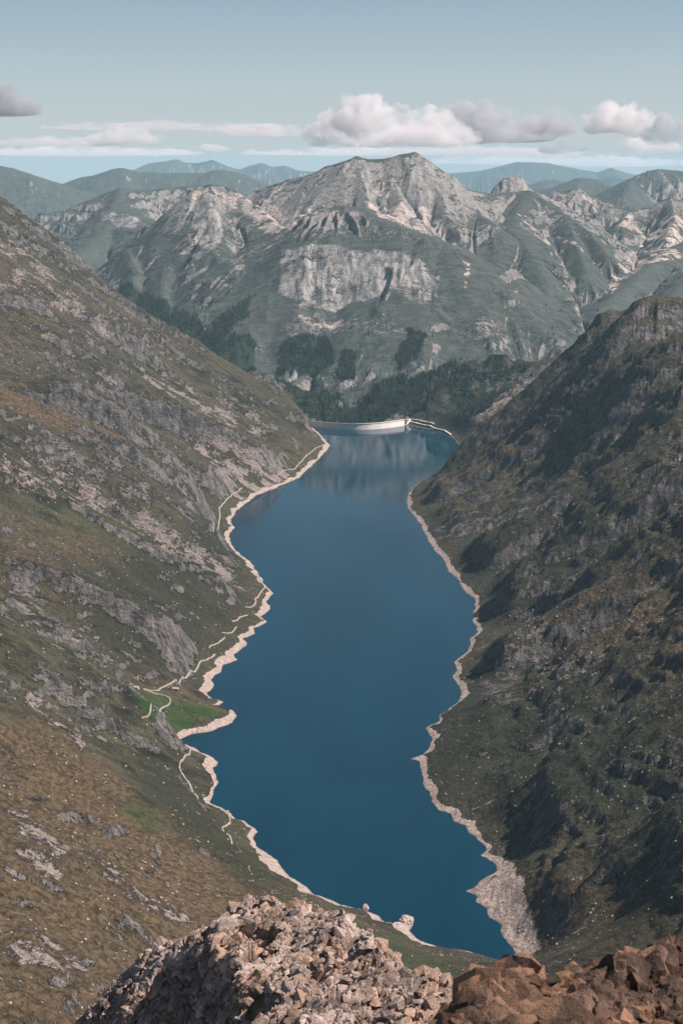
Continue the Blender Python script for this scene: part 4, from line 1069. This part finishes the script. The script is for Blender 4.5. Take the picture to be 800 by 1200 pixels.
# ------------------------------------------------------------------ light
EL, AZ = math.radians(48), math.radians(SUN_AZ)          # azimuth clockwise from +Y
sd = bpy.data.lights.new('sun', 'SUN'); sd.energy = 5.0; sd.angle = math.radians(.5); sd.color = (1.0, .90, .82)
so = bpy.data.objects.new('sun', sd); C.objects.link(so)
so.rotation_euler = (math.pi / 2 - EL, 0, -AZ + math.pi)
so.location = (3000, 0, 3000)
w = bpy.data.worlds.new('World'); bpy.context.scene.world = w; w.use_nodes = True; nt = w.node_tree; nt.nodes.clear()
sk = nt.nodes.new('ShaderNodeTexSky'); sk.sky_type = 'NISHITA'; sk.sun_disc = False; sk.sun_elevation = EL; sk.sun_rotation = AZ
sk.altitude = 3000; sk.air_density = 1.0; sk.dust_density = SKY_DUST; sk.ozone_density = 1.6
hsv = nt.nodes.new('ShaderNodeHueSaturation'); hsv.inputs['Saturation'].default_value = SKY_SAT; hsv.inputs['Hue'].default_value = SKY_HUE
bg = nt.nodes.new('ShaderNodeBackground'); bg.inputs['Strength'].default_value = SKY_STR; ow = nt.nodes.new('ShaderNodeOutputWorld')
nt.links.new(sk.outputs[0], hsv.inputs['Color']); tc = nt.nodes.new('ShaderNodeTexCoord'); sx_ = nt.nodes.new('ShaderNodeSeparateXYZ'); mr = nt.nodes.new('ShaderNodeMapRange'); mr.interpolation_type = 'SMOOTHSTEP'
mr.inputs['From Min'].default_value = -.01; mr.inputs['From Max'].default_value = .11; mr.inputs['To Min'].default_value = .72; mr.inputs['To Max'].default_value = 0
mxx = nt.nodes.new('ShaderNodeMix'); mxx.data_type = 'RGBA'; mxx.inputs[7].default_value = (7.0, 7.7, 8.1, 1)
nt.links.new(tc.outputs['Generated'], sx_.inputs[0]); nt.links.new(sx_.outputs[2], mr.inputs['Value']); nt.links.new(mr.outputs[0], mxx.inputs[0]); nt.links.new(hsv.outputs[0], mxx.inputs[6])
nt.links.new(mxx.outputs[2], bg.inputs[0]); nt.links.new(bg.outputs[0], ow.inputs[0])

# ------------------------------------------------------------------ camera
cam = bpy.data.cameras.new('camera'); co = bpy.data.objects.new('camera', cam); C.objects.link(co)
cam.sensor_fit = 'VERTICAL'; cam.sensor_height = 36; cam.sensor_width = 24; cam.lens = 66
cam.clip_start = .5; cam.clip_end = 200000
co.location = (0, 0, CAMZ); co.rotation_euler = (math.pi / 2 - PITCH, 0, 0)
cam.dof.use_dof = True; cam.dof.focus_distance = 400; cam.dof.aperture_fstop = 9
sc = bpy.context.scene; sc.camera = co
sc.view_settings.view_transform = 'Standard'; sc.view_settings.look = 'None'; sc.view_settings.exposure = EXPO; sc.view_settings.gamma = 1
sc.cycles.max_bounces = 16; sc.cycles.diffuse_bounces = 2; sc.cycles.glossy_bounces = 2; sc.cycles.volume_bounces = 9; sc.cycles.transmission_bounces = 2
sc.cycles.volume_step_rate = 1.0; sc.cycles.volume_max_steps = 256
sc.cycles.use_denoising = True; sc.cycles.sample_clamp_indirect = 8
try: sc.cycles.denoiser = 'OPENIMAGEDENOISE'
except Exception: pass
print('done', time.time() - T0)
